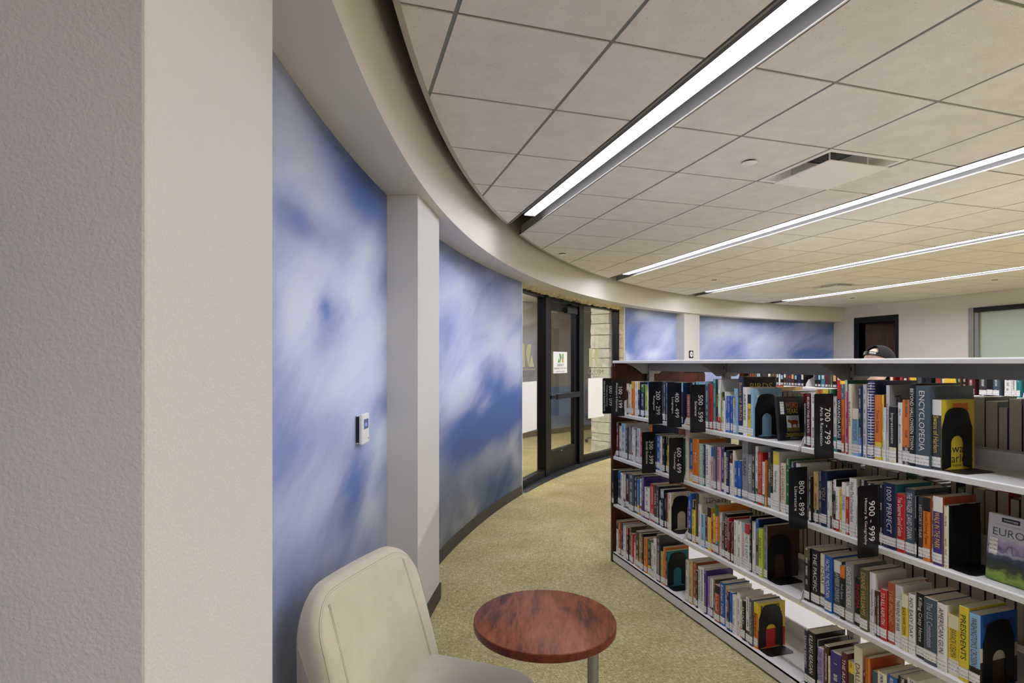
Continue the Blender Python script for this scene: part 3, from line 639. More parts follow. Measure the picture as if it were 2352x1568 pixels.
# ================================================================== SHELVING
def shelving(name, label, Xf, Xc, Xb, yb, rows, base_z, top_z, far_only=False, rows_back=True):
    t = thing(name, label, 'shelving', (0, 0, 0), group=None)
    y0, y1 = yb[0], yb[-1]
    for k, y in enumerate((y0, y1)):
        a = (y, y + .022) if k == 0 else (y - .022, y)
        obj('end_panel', MB().prism([(Xf - .006, 0), (Xb + .006, 0), (Xb + .006, top_z - .045), (Xb - .02, top_z - .045), (Xb - .02, top_z - .018), (Xf + .02, top_z - .018), (Xf + .02, top_z - .045), (Xf - .006, top_z - .045)], 'y', *a), M['cherry'], t, bevel=.002)
    for i in range(len(yb) - 1):
        a, b = yb[i], yb[i + 1]; ya, yc = a - .003, b + .003
        # canopy top of each bay
        obj('canopy', MB().prism([(Xf - .004, top_z - .02), (Xf - .004, top_z - .004), (Xf, top_z), (Xb, top_z), (Xb + .004, top_z - .004), (Xb + .004, top_z - .02)], 'y', yc - .002, ya + .002), M['shelf'], t, bevel=.002)
        obj('apron', MB().box(Xc - .012, Xc + .012, yc + .02, ya - .02, top_z - .078, top_z - .0205), M['apron'], t)
        obj('kick_plate', MB().box(Xf, Xf + .012, yc - .002, ya + .002, .012, base_z - .001).box(Xf + .02, Xb - .02, yc, ya, 0, .012), M['shelf'], t, bevel=.001)
        obj('base_deck', MB().box(Xf + .0, Xb, yc, ya, base_z - .012, base_z), M['shelf'], t)
        obj('base_stop', MB().box(Xc - .004, Xc + .004, yc, ya, base_z, base_z + .07), M['shelf'], t)
        for z in rows:
            for side in (1, -1) if rows_back else (1,):
                F_, B_ = (Xf, Xc - .03) if side == 1 else (Xb, Xc + .03)
                s = side
                obj('shelf', MB().prism([(F_, z - .024), (F_, z - .004), (F_ + s * .004, z), (B_, z), (B_, z + .06), (B_ - s * .0025, z + .06) if False else (B_ + s * .002, z + .06), (B_ + s * .002, z - .006), (F_ + s * .012, z - .006), (F_ + s * .012, z - .024)], 'y', yc + .004, ya - .004), M['shelf'], t, bevel=.0012)
                for yy in (yc + .0015, ya - .0035):
                    obj('bracket', MB().prism([(F_ + s * .006, z - .02), (B_ + s * .02, z - .045), (B_ + s * .02, z + .13), (B_ - s * .06, z + .13), (F_ + s * .05, z + .07), (F_ + s * .02, z + .03)], 'y', yy, yy + .002), M['shelf'], t)
        for z in (base_z,):
            pass
    for i, y in enumerate(yb):
        yo = -.022 if i == 0 else (.022 if i == len(yb) - 1 else 0)
        obj('upright', MB().box(Xc - .022, Xc + .022, y + yo - .018, y + yo + .018, 0, top_z - .02), M['upright'], t, bevel=.002)
        sl_ = MB()
        for k in range(28):
            zz = .12 + k * .05
            if zz < top_z - .04: sl_.box(Xc - .0226, Xc - .0218, y + yo - .010, y + yo - .004, zz, zz + .022); sl_.box(Xc - .0226, Xc - .0218, y + yo + .004, y + yo + .010, zz, zz + .022)
        obj('slot_holes', sl_, M['ink'], t)
        obj('canopy_bracket', MB().prism([(Xf + .10, top_z - .021), (Xb - .10, top_z - .021), (Xb - .16, top_z - .045), (Xb - .24, top_z - .10), (Xf + .24, top_z - .10), (Xf + .16, top_z - .045)], 'y', y + yo - .003, y + yo + .003), M['upright'], t)
    return t
ROWZ = {1: 1.135, 2: .805, 3: .448, 4: .077}; YB = [3.86, 2.945, 2.04, 1.13]
shelving('book_shelving', 'long white steel library shelving with cherry end panels in the foreground', 1.97, 2.28, 2.59, YB, [1.135, .805, .448], .077, 1.527)
shelving('book_shelving', 'second library shelving glimpsed behind the foreground shelving', 4.3, 4.6, 4.9, [5.3, 4.39, 3.48, 2.57, 1.66], [1.277, .93, .55], .077, 1.527, rows_back=False)
# ================================================================== BOOKS
PALS = dict(k='1b1b1d', w='e9e7e1', c='e6dcbf', g='8f9092', d='3c3e42', n='1e2a4e', b='2660b6', s='8fbcd8', t='2b7f88', r='c22b2b', m='5e2028', o='e07c26', y='e6cb3c', l='bccd34', e='2c6b3c', p='43357f', v='a99dc9', i='d8a0aa', a='cbaa6e', u='b0532f', q='5f5a38', z='4a5864', x='9ccab4', h='4c3226', f='b3236a', j='c6c8ca')
NAME = dict(k='black', w='white', c='cream', g='grey', d='charcoal', n='navy', b='blue', s='pale blue', t='teal', r='red', m='maroon', o='orange', y='yellow', l='lime', e='green', p='purple', v='lavender', i='pink', a='tan', u='rust', q='olive', z='slate', x='mint', h='brown', f='magenta', j='silver')
PAL = {k: lin(v) for k, v in PALS.items()}
def cover_mat():
    m, nt, b = newmat('book_cover'); L = nt.links
    at = N(nt, 'ShaderNodeAttribute', attribute_name='Col'); uv = N(nt, 'ShaderNodeUVMap', uv_map='UVMap'); oi = N(nt, 'ShaderNodeObjectInfo')
    sx = N(nt, 'ShaderNodeSeparateXYZ'); L.new(uv.outputs[0], sx.inputs[0])
    # rows of small marks (illegible print) down the middle of the spine
    cb = N(nt, 'ShaderNodeCombineXYZ'); ms = N(nt, 'ShaderNodeMath', operation='MULTIPLY'); ms.inputs[1].default_value = 40.0; L.new(oi.outputs['Random'], ms.inputs[0])
    mu = N(nt, 'ShaderNodeMath', operation='MULTIPLY'); mu.inputs[1].default_value = .022; L.new(sx.outputs['X'], mu.inputs[0])
    L.new(mu.outputs[0], cb.inputs['X']); L.new(sx.outputs['Y'], cb.inputs['Y']); L.new(ms.outputs[0], cb.inputs['Z'])
    n1 = N(nt, 'ShaderNodeTexNoise', i_Scale=620.0, i_Detail=0.0); L.new(cb.outputs[0], n1.inputs['Vector'])
    g1 = N(nt, 'ShaderNodeMath', operation='GREATER_THAN'); g1.inputs[1].default_value = .5; L.new(n1.outputs['Fac'], g1.inputs[0])
    cb2 = N(nt, 'ShaderNodeCombineXYZ'); L.new(sx.outputs['Y'], cb2.inputs['Y']); L.new(ms.outputs[0], cb2.inputs['Z'])
    n2 = N(nt, 'ShaderNodeTexNoise', i_Scale=26.0, i_Detail=0.0); L.new(cb2.outputs[0], n2.inputs['Vector'])
    g2 = N(nt, 'ShaderNodeMath', operation='GREATER_THAN'); g2.inputs[1].default_value = .47; L.new(n2.outputs['Fac'], g2.inputs[0])
    c1 = N(nt, 'ShaderNodeMath', operation='COMPARE'); c1.inputs[1].default_value = .5; c1.inputs[2].default_value = .17; L.new(sx.outputs['X'], c1.inputs[0])
    p1 = N(nt, 'ShaderNodeMath', operation='MULTIPLY'); L.new(g1.outputs[0], p1.inputs[0]); L.new(g2.outputs[0], p1.inputs[1])
    p2 = N(nt, 'ShaderNodeMath', operation='MULTIPLY'); L.new(p1.outputs[0], p2.inputs[0]); L.new(c1.outputs[0], p2.inputs[1])
    p3 = N(nt, 'ShaderNodeMath', operation='MULTIPLY'); L.new(p2.outputs[0], p3.inputs[0]); L.new(at.outputs['Alpha'], p3.inputs[1])
    # print is light on dark covers and dark on light ones
    bw = N(nt, 'ShaderNodeRGBToBW'); L.new(at.outputs['Color'], bw.inputs[0])
    lt = N(nt, 'ShaderNodeMath', operation='LESS_THAN'); lt.inputs[1].default_value = .2; L.new(bw.outputs[0], lt.inputs[0])
    ic = N(nt, 'ShaderNodeMix', data_type='RGBA'); ic.inputs[6].default_value = (.03, .03, .035, 1); ic.inputs[7].default_value = (.72, .68, .58, 1); L.new(lt.outputs[0], ic.inputs[0])
    mx = N(nt, 'ShaderNodeMix', data_type='RGBA'); L.new(p3.outputs[0], mx.inputs[0]); L.new(at.outputs['Color'], mx.inputs[6]); L.new(ic.outputs[2], mx.inputs[7])
    L.new(mx.outputs[2], b.inputs['Base Color']); b.inputs['Roughness'].default_value = .34; b.inputs['Specular IOR Level'].default_value = .45
    return m
M['cover'] = cover_mat()
M['pages'] = mat('page_block', 'ded4bc', .85, noise=(260, .12))
def label_mat():
    m, nt, b = newmat('call_number_label'); L = nt.links; uv = N(nt, 'ShaderNodeTexCoord')
    n1 = N(nt, 'ShaderNodeTexNoise', i_Scale=620.0, i_Detail=1.0); L.new(uv.outputs['Object'], n1.inputs['Vector'])
    w = N(nt, 'ShaderNodeTexWave', wave_type='BANDS', bands_direction='Z', i_Scale=24.0); L.new(uv.outputs['Object'], w.inputs['Vector'])
    a = N(nt, 'ShaderNodeMath', operation='GREATER_THAN'); a.inputs[1].default_value = .54; L.new(n1.outputs['Fac'], a.inputs[0])
    c = N(nt, 'ShaderNodeMath', operation='GREATER_THAN'); c.inputs[1].default_value = .72; L.new(w.outputs['Fac'], c.inputs[0])
    k = N(nt, 'ShaderNodeMath', operation='MULTIPLY'); L.new(a.outputs[0], k.inputs[0]); L.new(c.outputs[0], k.inputs[1])
    mx = N(nt, 'ShaderNodeMix', data_type='RGBA'); mx.inputs[6].default_value = (*lin('eceae6'), 1); mx.inputs[7].default_value = (.04, .04, .04, 1); L.new(k.outputs[0], mx.inputs[0])
    L.new(mx.outputs[2], b.inputs['Base Color']); b.inputs['Roughness'].default_value = .4; return m
M['label'] = label_mat()
_INK = {}
def ink(c):
    if c not in _INK: _INK[c] = mat('ink_' + NAME[c].replace(' ', '_'), PALS[c], .4)
    return _INK[c]
BR = random.Random(11)
def spine_prof(th, bulge):
    h = th / 2; e = min(.003, h * .5)
    return [(e, -h), (bulge * .45, -h * .82), (0, -h * .35), (0, h * .35), (bulge * .45, h * .82), (e, h)]
def cover_mesh(th, H_, D, cm, cs, top=None, bot=None, printed=True, hard=True):
    """wrap-round cover: two boards and a slightly rounded spine, colours by face"""
    mb = MB(); ct = .0022 if hard else .0008; ct = min(ct, th * .2); pr = spine_prof(th, .0015 if th > .012 else .0006)
    outer = [(D, -th / 2)] + pr + [(D, th / 2)]; h2 = th / 2 - ct
    inner = [(D, -h2), (.004 + ct, -h2), (.0015 + ct, -h2 * .5), (.0015 + ct, h2 * .5), (.004 + ct, h2), (D, h2)]
    zs = [0]
    zb = H_ * .27 if bot else None; zt = H_ * .78 if top else None
    if zb: zs.append(zb)
    if zt: zs.append(zt)
    zs.append(H_); lev = []
    for z in zs: lev.append(([mb.vert(x, y, z) for x, y in outer], [mb.vert(x, y, z) for x, y in inner]))
    n = len(outer); al = 1.0 if printed else 0.0
    for i in range(len(zs) - 1):
        c = PAL[cm]
        if bot and i == 0: c = PAL[bot]
        elif top and i == len(zs) - 2: c = PAL[top]
        (A, I), (B, J) = lev[i], lev[i + 1]
        for k in range(n - 1):
            sp = 0 < k < n - 2
            if sp:
                u0, u1 = (outer[k][1] + th / 2) / th, (outer[k + 1][1] + th / 2) / th
                uv = ((A[k], (u0, zs[i])), (A[k + 1], (u1, zs[i])), (B[k + 1], (u1, zs[i + 1])), (B[k], (u0, zs[i + 1])))
                mb.face((A[k], A[k + 1], B[k + 1], B[k]), (*c, al), uv)
            else: mb.face((A[k], A[k + 1], B[k + 1], B[k]), (*PAL[cs], 0.0), tuple((v, (0, 0)) for v in (A[k], A[k + 1], B[k + 1], B[k])))
        for k in range(len(I) - 1): mb.face((I[k + 1], I[k], J[k], J[k + 1]), (.75, .72, .66, 0))
        mb.face((I[0], A[0], B[0], J[0]), (*PAL[cs], 0)); mb.face((A[-1], I[-1], J[-1], B[-1]), (*PAL[cs], 0))
    for (A, I), fl_ in ((lev[0], 1), (lev[-1], -1)):
        for quad in ((A[0], A[1], I[1], I[0]), (A[1], A[2], I[2], I[1]), (A[2], A[3], I[2]), (A[3], A[4], I[3], I[2]), (A[4], A[5], I[3]), (A[5], A[6], I[4], I[3]), (A[6], A[7], I[5], I[4])):
            mb.face(quad[::fl_], (*PAL[cs], 0))
    me = mb.mesh('cover', M['cover'], fix=True); return me, ct
def spiral(par, th, H_):
    mb = MB()
    for k in range(int(H_ / .011)):
        z = .008 + k * .011; r = th / 2 + .001
        mb.tube([(r * .4 + r * 1.1 * cos(a_), r * sin(a_), z) for a_ in [2 * pi * j / 8 for j in range(9)]], .0011, 4, cap=False)
    obj('wire_binding', mb, M['plate'], par)
COVERTXT = {
 'Book of BIRDS^a': [('BIRDS', 'y', .03, .78, .17, .034)], 'Swans of Harlem^y': [('Swans', 'k', .03, .24, .14, .03), ('Harlem', 'k', .02, .1, .16, .03), ('Karen Valby', 'k', .05, .03, .1, .014)],
 'HORSE^r': [('HORSE', 'm', .04, .76, .18, .03), ('The new', 'm', .03, .87, .07, .015)], "WASHINGTON'S CROSSING^m": [('WASHINGTON', 'm', .02, .8, .14, .022)],
 'NEVER SPLIT^k': [('NEVER', 'k', .02, .82, .12, .03), ('SPLIT THE', 'k', .02, .64, .13, .03), ('DIFFERENCE', 'k', .02, .50, .13, .034)], 'DALLAS^h': [('DALLAS', 'h', .03, .78, .16, .03)],
 'The Art of Watercolor^k': [('The Art', 'k', .03, .74, .13, .036)], 'wonderdog^w': [('wonderdog', 'w', .02, .8, .15, .025)]}
PANELS = {'NEVER SPLIT^k': [('r', .01, .42, .01, .99)], "WASHINGTON'S CROSSING^m": [('h', .01, .36, .01, .99), ('c', .36, .55, .01, .99)], 'Swans of Harlem^y': [('o', .5, .95, .35, .8)], 'HORSE^r': [('c', .02, .7, .1, .95)],
 'NO FUSS^k': []}
BGROUP = 'library books shelved on the foreground shelving'
ORD = 'first second third fourth fifth sixth seventh eighth ninth tenth eleventh twelfth thirteenth fourteenth fifteenth sixteenth seventeenth eighteenth nineteenth twentieth'.split()
def ordn(n):
    if n <= 20: return ORD[n - 1]
    if n == 30: return 'thirtieth'
    return ('twenty-' if n < 30 else 'thirty-') + ORD[n % 10 - 1]
BAYN = {1: 'far', 2: 'middle', 3: 'near'}; ROWN = {1: 'top', 2: 'second', 3: 'third', 4: 'bottom'}
def book(x, yfar, z, th, H_, D, cm, cs=None, top=None, bot=None, title=None, tcol='w', printed=True, label=True, lab=None, rotz=0, group=BGROUP, spir=False):
    th0 = th; th = max(th - .0012, .004)
    b = thing('library_book', lab, 'book', (x, yfar - th0 / 2, z + .0006), (0, 0, rotz), group)
    cs = cs or cm
    me, ct = cover_mesh(th, H_, D, cm, cs, top, bot, printed and not title, BR.random() < .6)
    cv = link('cover', me, b)
    ins = .003 if ct > .001 else .0006; g_ = ct + .0003
    obj('pages', MB().box(.005, D - ins, -th / 2 + g_, th / 2 - g_, ins, H_ - ins), M['pages'], b)
    if label and th > .007:
        lw_ = th * .86; lh = .032 + BR.uniform(0, .008); z0 = BR.uniform(.008, .014)
        mb = MB(); hw = lw_ / 2
        if th > .02: hw = th / 2 * .98
        P_ = [(.0004, -hw), (-.0006, -hw * .6), (-.0007, 0), (-.0006, hw * .6), (.0004, hw)]
        Q = [(p[0] + .0004, p[1]) for p in P_]
        lo = [mb.vert(*p, z0) for p in P_]; hi = [mb.vert(*p, z0 + lh) for p in P_]
        for k in range(4): mb.face((lo[k], lo[k + 1], hi[k + 1], hi[k]))
        o = obj('spine_label', mb, M['label'], cv); s = o.modifiers.new('t', 'SOLIDIFY'); s.thickness = .0003
    if title:
        z1 = H_ * .94 if not top else H_ * .77; z0 = .06; ln = z1 - z0; hh = min(th * .55, .02)
        text_obj('title', title, (-.0011, hh / 2, z1), (0, 0, -1), (0, -1, 0), ln, hh, ink(tcol), cv, fit=False if len(title) * hh * .55 > ln else True)
    if spir: spiral(b, th, H_)
    return b, cv
TABLE = """#1 1
3681 32 224 k t=w|
3649 48 219 c
3602 29 243 o t=y b=w
3572 26 244 w|HOPE^k
3546 39 242 w|
3507 26 240 n t=y
3482 54 223 n b=w t=e|
3428 45 224 l
3383 24 250 w t=b
3359 45 250 k
3314 46 243 d
3268 45 248 m
3223 44 253 k
3179 22 252 d b=w
3157 23 246 b
3134 16 237 w b=k
3118 45 245 k
3073 51 253 n
3023 55 253 n t=s
#1 2
3831 40 258 m t=d b=w
3791 36 235 c b=e
3755 64 258 j t=s
3691 35 238 d
3656 34 242 g
3622 20 247 d
3602 20 247 w b=r
3582 28 230 w|
3554 33 243 k
3521 45 248 j b=w
3477 29 223 r b=w
3448 38 231 w
3409 42 220 d
3367 37 289 o c=n
3330 51 228 k
3279 48 225 b
3232 31 225 w|
3201 33 232 k b=w
3168 23 232 k b=w
3145 37 231 y t=k b=w
3108 56 235 d
3053 83 243 e
#1 3
3850 31 256 k b=h|
3819 56 254 z t=b b=w
3764 37 246 w
3726 25 238 w b=n
3701 58 252 m b=w t=k
3642 75 263 z b=w
3567 39 252 d b=w
3528 33 248 b b=y|
3494 35 255 w b=u
3459 40 282 p|
3419 65 214 w b=m
3354 53 250 r b=w|
3301 34 248 d|FAMILY^w
3267 28 251 d b=w
3238 22 163 w b=p
3216 38 242 n b=w t=j
3178 22 221 k b=w
3156 16 228 u b=w
3140 34 235 c t=w|
#1 4
3850 14 241 a t=g b=w
3836 31 234 w t=h
3805 35 247 u b=w
3769 30 239 d
3739 40 237 w
3699 31 225 q b=w
3669 26 238 k t=r
3642 29 252 q b=w
3614 34 210 r b=w
3580 30 200 w t=g
3550 54 247 h b=u
3496 37 242 a b=w
3459 26 254 k
3433 43 235 o b=w|
3390 36 233 k t=e b=y
3354 24 230 t b=w
3330 29 227 w b=x
3301 34 272 w|GED TEST^k
3267 45 308 d b=w|
3222 28 206 a
3194 26 244 o b=w
3168 21 227 n b=w c=t
#2 1
2938 9 183 i|
2929 44 185 u b=a|WEBSTER'S^w
2885 52 258 n|
2833 49 265 s
2785 39 266 s
2746 30 257 z
2716 29 253 r|BUG^k
2687 26 284 t
2661 21 283 k b=r|SUMMER^y
2640 22 283 w b=r c=j
2618 21 213 l|
2597 19 217 w t=k
2578 19 196 b b=w
2558 18 197 b b=w
2540 17 197 b b=w
2523 12 196 b b=w
2511 13 189 c t=y
2498 19 239 s b=w|WEEKS DANIELS^k
2479 40 301 n b=w c=k|Book of BIRDS^a
2439 33 249 w|AIRBORNE^k
2407 32 213 y t=k|Birds^k
2375 19 242 s b=w|wonderdog^w
#2 2
2938 23 314 c t=i|
2915 46 251 b b=y|
2869 63 259 o b=w|TCG^w
2806 39 238 x b=w|CLEAN STATE^w
2766 17 235 n b=e
2749 37 240 w|WHOLE30^z
2712 17 240 w|Feel
2695 25 232 i t=b|Patricia^m
2670 23 241 z
2647 30 241 i|ALEX SNODGRASS^m
2616 25 246 p c=k|
2591 28 218 c|The In Between^z
2564 23 234 n b=w|EDUCATION^w
2541 24 218 w t=m
2517 19 240 c|Longevity^a
2498 22 191 b b=w|
2476 27 195 b b=w|
2449 45 309 g b=w|TRAIN^k
2405 31 238 g b=w|APOLLO^w
2373 24 244 d
2349 21 286 w b=e
2328 36 262 r b=w|NOURISHING TRADITIONS^a
2292 15 217 w b=e
2277 9 228 o
2267 25 292 z|
2242 21 282 k b=c|OTHERS CITY^y
2221 39 281 w t=y|Gardening^k
2182 9 228 r
2173 32 233 c|LAND GARDENERS^z
2141 25 259 e b=w|
2116 28 249 n
2088 30 246 w
#2 3
2933 15 194 r
2918 35 285 b b=n|
2882 33 251 y t=k b=w|
2849 31 299 d b=w c=w|HORSE^r
2819 23 240 w t=c|
2796 38 190 s|
2758 20 191 m|
2737 34 242 y t=k|Dog Training^w
2703 21 220 r
2682 19 223 y b=r
2664 31 275 o t=e b=t|WILD THINGS^w
2632 22 240 j
2610 27 193 m
2583 23 244 k|NEW COOK BOOK^w
2560 15 228 r
2545 14 210 m
2531 13 213 m
2517 13 216 m
2504 25 231 w|
2478 29 234 w
2450 26 235 w t=s|SLOW COOKER^r
2424 37 237 w t=r|FAST & EASY^t
2387 16 282 k
2371 24 261 w|
2347 22 280 n t=b
2324 30 240 l|NO FUSS^k
2295 25 261 g b=w c=h
#2 4
2936 30 248 j
2906 32 251 a b=w
2873 30 256 u b=w
2843 20 217 k
2823 31 249 w|BAKING YESTERYEAR^k
2792 30 255 w|BAKING AMERICA^k
2762 23 249 p b=n
2739 28 217 v|POWER CAKE^f
2711 25 221 w b=k
2686 17 222 q
2669 45 201 u b=w t=k|Do It Yourself^w
2624 41 232 b b=w|Kitchen Table^w
2583 23 226 w t=a
2560 23 207 n b=w
2537 22 209 b b=w|AMA^k
2515 26 204 w|
2489 25 226 w|
2464 21 199 w b=r|
2443 24 204 k b=w|EAT PLAY^w
2418 31 228 w b=m|
2387 27 234 z b=w|BREAKING THROUGH^w
2361 32 227 o t=y b=w c=y|NEVER SPLIT^k
#3 1
2033 12 193 d b=w
2021 23 240 m|BURN THE BOATS^w
1998 26 241 w|
1972 42 257 o c=y
1930 27 262 y
1904 22 263 e
1882 17 233 j b=t|
1865 27 285 k t=r b=w|WAKANDA ATLAS^w
1839 14 286 o t=t b=u|
1825 11 303 w c=e
1815 10 256 f
1805 17 288 c|Book of CRAFTS^k
1788 35 189 s t=c b=w|BEGINNER MACRAME^z
1753 15 283 n b=b
1738 18 289 j|
1720 9 257 b t=w
1712 23 304 p c=n spiral
1688 30 250 o b=y|Tom Daley^k
1658 10 251 y c=u
1648 10 204 w|
1638 14 289 j c=g|The Art of Watercolor^k
1625 30 209 k b=c|Impressionism^w
1595 19 226 w|
1576 33 238 o b=d|
1543 24 299 k b=w|BEYOND HALLOWEEN TOWN^w
1519 51 292 z b=w|ENCYCLOPEDIA^w
1468 33 245 d b=w t=w c=y|Swans of Harlem^y
#3 2
2003 14 201 k
1989 29 226 a b=d|
1959 18 232 z t=n
1942 31 240 n b=w|YOU^a
1911 14 199 w
1896 8 200 w b=n|
1889 11 200 k b=o|
1877 13 213 k t=w b=w
1865 20 184 w b=r|Love Life^k
1845 10 182 y|
1835 22 210 w|ZOMBIE^k
1813 17 201 r t=w b=w
1796 30 236 w|What This Comedian Said^k
1766 13 169 w
1753 31 238 k
1722 32 234 w t=k
1690 20 233 d
1670 19 235 k
1651 54 248 n b=w c=t|1000 PERFECT^w
1597 33 217 r b=w c=o|You Deserve Good Gelato^w
1565 37 243 z b=w|THE WAGER  DAVID GRANN^w
1527 10 223 k b=w|
1517 21 222 d b=w|HISTORY YEAR^j
1496 27 227 o t=k b=w|Scenic Driving Texas^k
1469 11 231 u
1458 34 239 p t=w b=w c=u|WALK IN THE PARK^y
1424 17 214 c b=w c=k|
#3 3
2031 31 237 k b=w t=q
2000 49 239 k b=w|THE PACIFIC^w
1952 30 234 c b=d|D-DAY^k
1921 39 237 b b=w|FACING THE MOUNTAIN^w
1882 40 231 z t=w b=w|AMBER DIVERS^j
1842 25 220 k t=o b=w|Red Spies^j
1817 39 242 g b=w|GHOST SOLDIERS^w
1779 31 190 k b=w|ENIGMA^r
1747 36 242 q b=w|DIANE WILLIAMS^a
1711 26 239 w t=w|Impossible City^k
1685 10 176 h b=w|
1676 16 177 h b=w|
1660 28 193 r b=w|TO KILL RASPUTIN^w
1632 28 230 u b=w|THE PICNIC^a
1604 28 229 w t=j|THIS KIND OF WAR^k
1575 26 207 y t=c b=c|BLACK HAWK DOWN^k
1549 26 219 w|NO EASY DAY^k
1523 32 232 k b=w|Killing Crazy Horse^w
1490 47 230 z b=w|The U.S. Constitution^j
1443 32 228 w|AMERICAN GUN^m
1411 40 203 y t=c b=c|BARACK OBAMA^q
1371 32 248 y b=w|PRESIDENTS^k
1339 35 240 s b=k c=b|WASHINGTON'S CROSSING^m
#3 4
2033 20 236 n b=w|KILLING KENNEDY^w
2013 45 243 k b=w|KILLING REAGAN^w
1967 11 221 d
1956 31 196 v|THE FREE STATE^n
1925 26 221 h|
1899 9 185 c
1890 54 214 p b=u|
1836 29 235 m b=k|THE ALAMO^w
1807 30 214 q t=y
1778 40 290 c|DALLAS^h
1738 17 204 m
1722 20 269 o c=u
1702 29 227 z|
1673 38 240 y t=c|
1635 40 248 b
1594 40 263 k
1555 38 280 w"""
ENDY = {}; NB = 0
cur = None; idx = 0
for ln in TABLE.strip().split('\n'):
    if ln[0] == '#':
        cur = tuple(int(q) for q in ln[1:].split()); idx = 0; continue
    f = ln.split('|'); a = f[0].split(); title = f[1] if len(f) > 1 else None
    y, th, H_ = int(a[0]) / 1000, int(a[1]) / 1000, int(a[2]) / 1000; cm = a[3]
    op = dict(q.split('=') for q in a[4:] if '=' in q); idx += 1
    top, bot, cs = op.get('t'), op.get('b'), op.get('c')
    tx, tc = (title.split('^') + ['k'])[:2] if title else (None, 'k')
    if bot == 'w': bot = None
    H_ = min(H_, {1: .36, 2: .30, 3: .33, 4: .34}[cur[1]]); D = min(max(H_ * BR.uniform(.66, .76), .13), .235)
    sz = ('thick ' if th > .042 else 'slim ' if th < .016 else '') + ('tall ' if H_ > .265 else 'short ' if H_ < .205 else '')
    des = sz + NAME[cm] + ' book' + (f' with {NAME[bot]} foot' if bot and not top else f' with {NAME[top]} head' if top else '')
    lab = f'{des}, {ordn(idx)} from left, {ROWN[cur[1]]} shelf of {BAYN[cur[0]]} bay'
    xs = 1.985 + BR.uniform(-.004, .008); 
    if cur == (1, 3) and idx == 1: xs = 1.955
    b, cv = book(xs, y, ROWZ[cur[1]], th, H_, D, cm, cs, top, bot, tx or None, tc, lab=lab, spir='spiral' in a); NB += 1
    for (s, c, x0, zf, w, h) in COVERTXT.get(title or '', []):
        text_obj('cover_lettering', s, (x0, -max(th - .0012, .004) / 2 - .0004, H_ * zf), (1, 0, 0), (0, 0, 1), min(w, D - x0 - .01), h, ink(c), cv)
    for (c, z0, z1, x0, x1) in PANELS.get(title or '', []):
        obj('cover_panel', MB().box(D * x0, D * x1, -max(th - .0012, .004) / 2 - .0003, -max(th - .0012, .004) / 2, H_ * z0, H_ * z1), ink(c), cv)
    ENDY[cur] = y - th
# books on the far side of the same shelving, seen from their page edges
nb = 0
stuff = MB()
def back_run(y, yend, row, individual):
    global nb
    while y > yend:
        th = BR.uniform(.026, .055); H_ = BR.uniform(.205, .245); D = H_ * .72
        cm = BR.choice('kdnmhzqegrnka')
        if individual:
            nb += 1
            book(2.335 + D, y, ROWZ[row], th, H_, D, cm, None, None, None, None, label=True, rotz=pi, printed=True, group='books on the far side of the foreground shelving',
                 lab=f'{NAME[cm]} hardback showing its page edges, {ordn(nb)} from left, far side of near bay')
        else:
            stuff.box(2.335, 2.335 + D, y - th + .0015, y - .0015, ROWZ[row] + .0005, ROWZ[row] + H_, (*PAL[cm], 0)); stuff.box(2.3335, 2.3355, y - th + .004, y - .004, ROWZ[row] + .003, ROWZ[row] + H_ - .003, (.62, .56, .44, 0))
        y -= th
back_run(1.60, 1.17, 1, True)
back_run(2.03, 1.64, 1, False); back_run(2.36, 2.06, 1, False); back_run(2.03, 1.15, 2, False); back_run(2.03, 1.15, 3, False); back_run(2.9, 2.06, 2, False); back_run(2.9, 2.06, 3, False); back_run(2.75, 2.4, 1, False)
# books of the second shelving, spines towards the viewer
y = 5.22; nf = 0
while y > 1.72:
    th = BR.uniform(.022, .05); H_ = BR.uniform(.16, .222); cm = BR.choice('kkkddnzhqmrkekbnkwt')
    if any(abs(y - th - q) < .02 or abs(y - q) < .02 for q in (4.39, 3.48, 2.57)): y -= .05; continue
    if BR.random() < .12: y -= .03
    if 3.72 < y < 3.95 or 3.55 < y < 3.60 or 2.95 < y < 3.06: pass
    if y < 3.1:
        nf += 1
        book(4.33, y, 1.277, th, H_, H_ * .7, cm, lab=f'{NAME[cm]} book, {ordn(nf)} visible at the right on the second shelving', group='books on the second shelving')
    else:
        stuff.box(4.33, 4.33 + H_ * .7, y - th + .001, y - .001, 1.2775, 1.277 + H_, (*PAL[cm], 1)); 
        stuff.box(4.3292, 4.331, y - th + .006, y - .006, 1.287, 1.308, (.5, .5, .48, 0))
        if BR.random() < .7: c2 = PAL[BR.choice('warscjudz')]; stuff.box(4.3292, 4.331, y - th * .8, y - th * .2, 1.34 + BR.uniform(0, .02), 1.38 + BR.uniform(0, .04), (*c2, 0))
    y -= th
for z_ in (.93, .55, .077):       # lower rows of the second shelving
    y = 5.24
    while y > 1.75:
        th = BR.uniform(.022, .05); H_ = BR.uniform(.18, .25); cm = BR.choice('kkddnzhqmrkekbnwtcg')
        if any(y - th < q + .012 and y > q - .012 for q in (4.39, 3.48, 2.57)): y -= .03; continue
        stuff.box(4.33, 4.33 + H_ * .7, y - th + .001, y - .001, z_ + .0006, z_ + H_, (*PAL[cm], 0)); stuff.box(4.3292, 4.331, y - th + .005, y - .005, z_ + .012, z_ + .04, (.6, .6, .58, 0)); y -= th
tag(obj('shelved_books', stuff, M['cover']), 'dark rows of further books glimpsed through the gaps in the shelving', 'books', None, 'stuff')
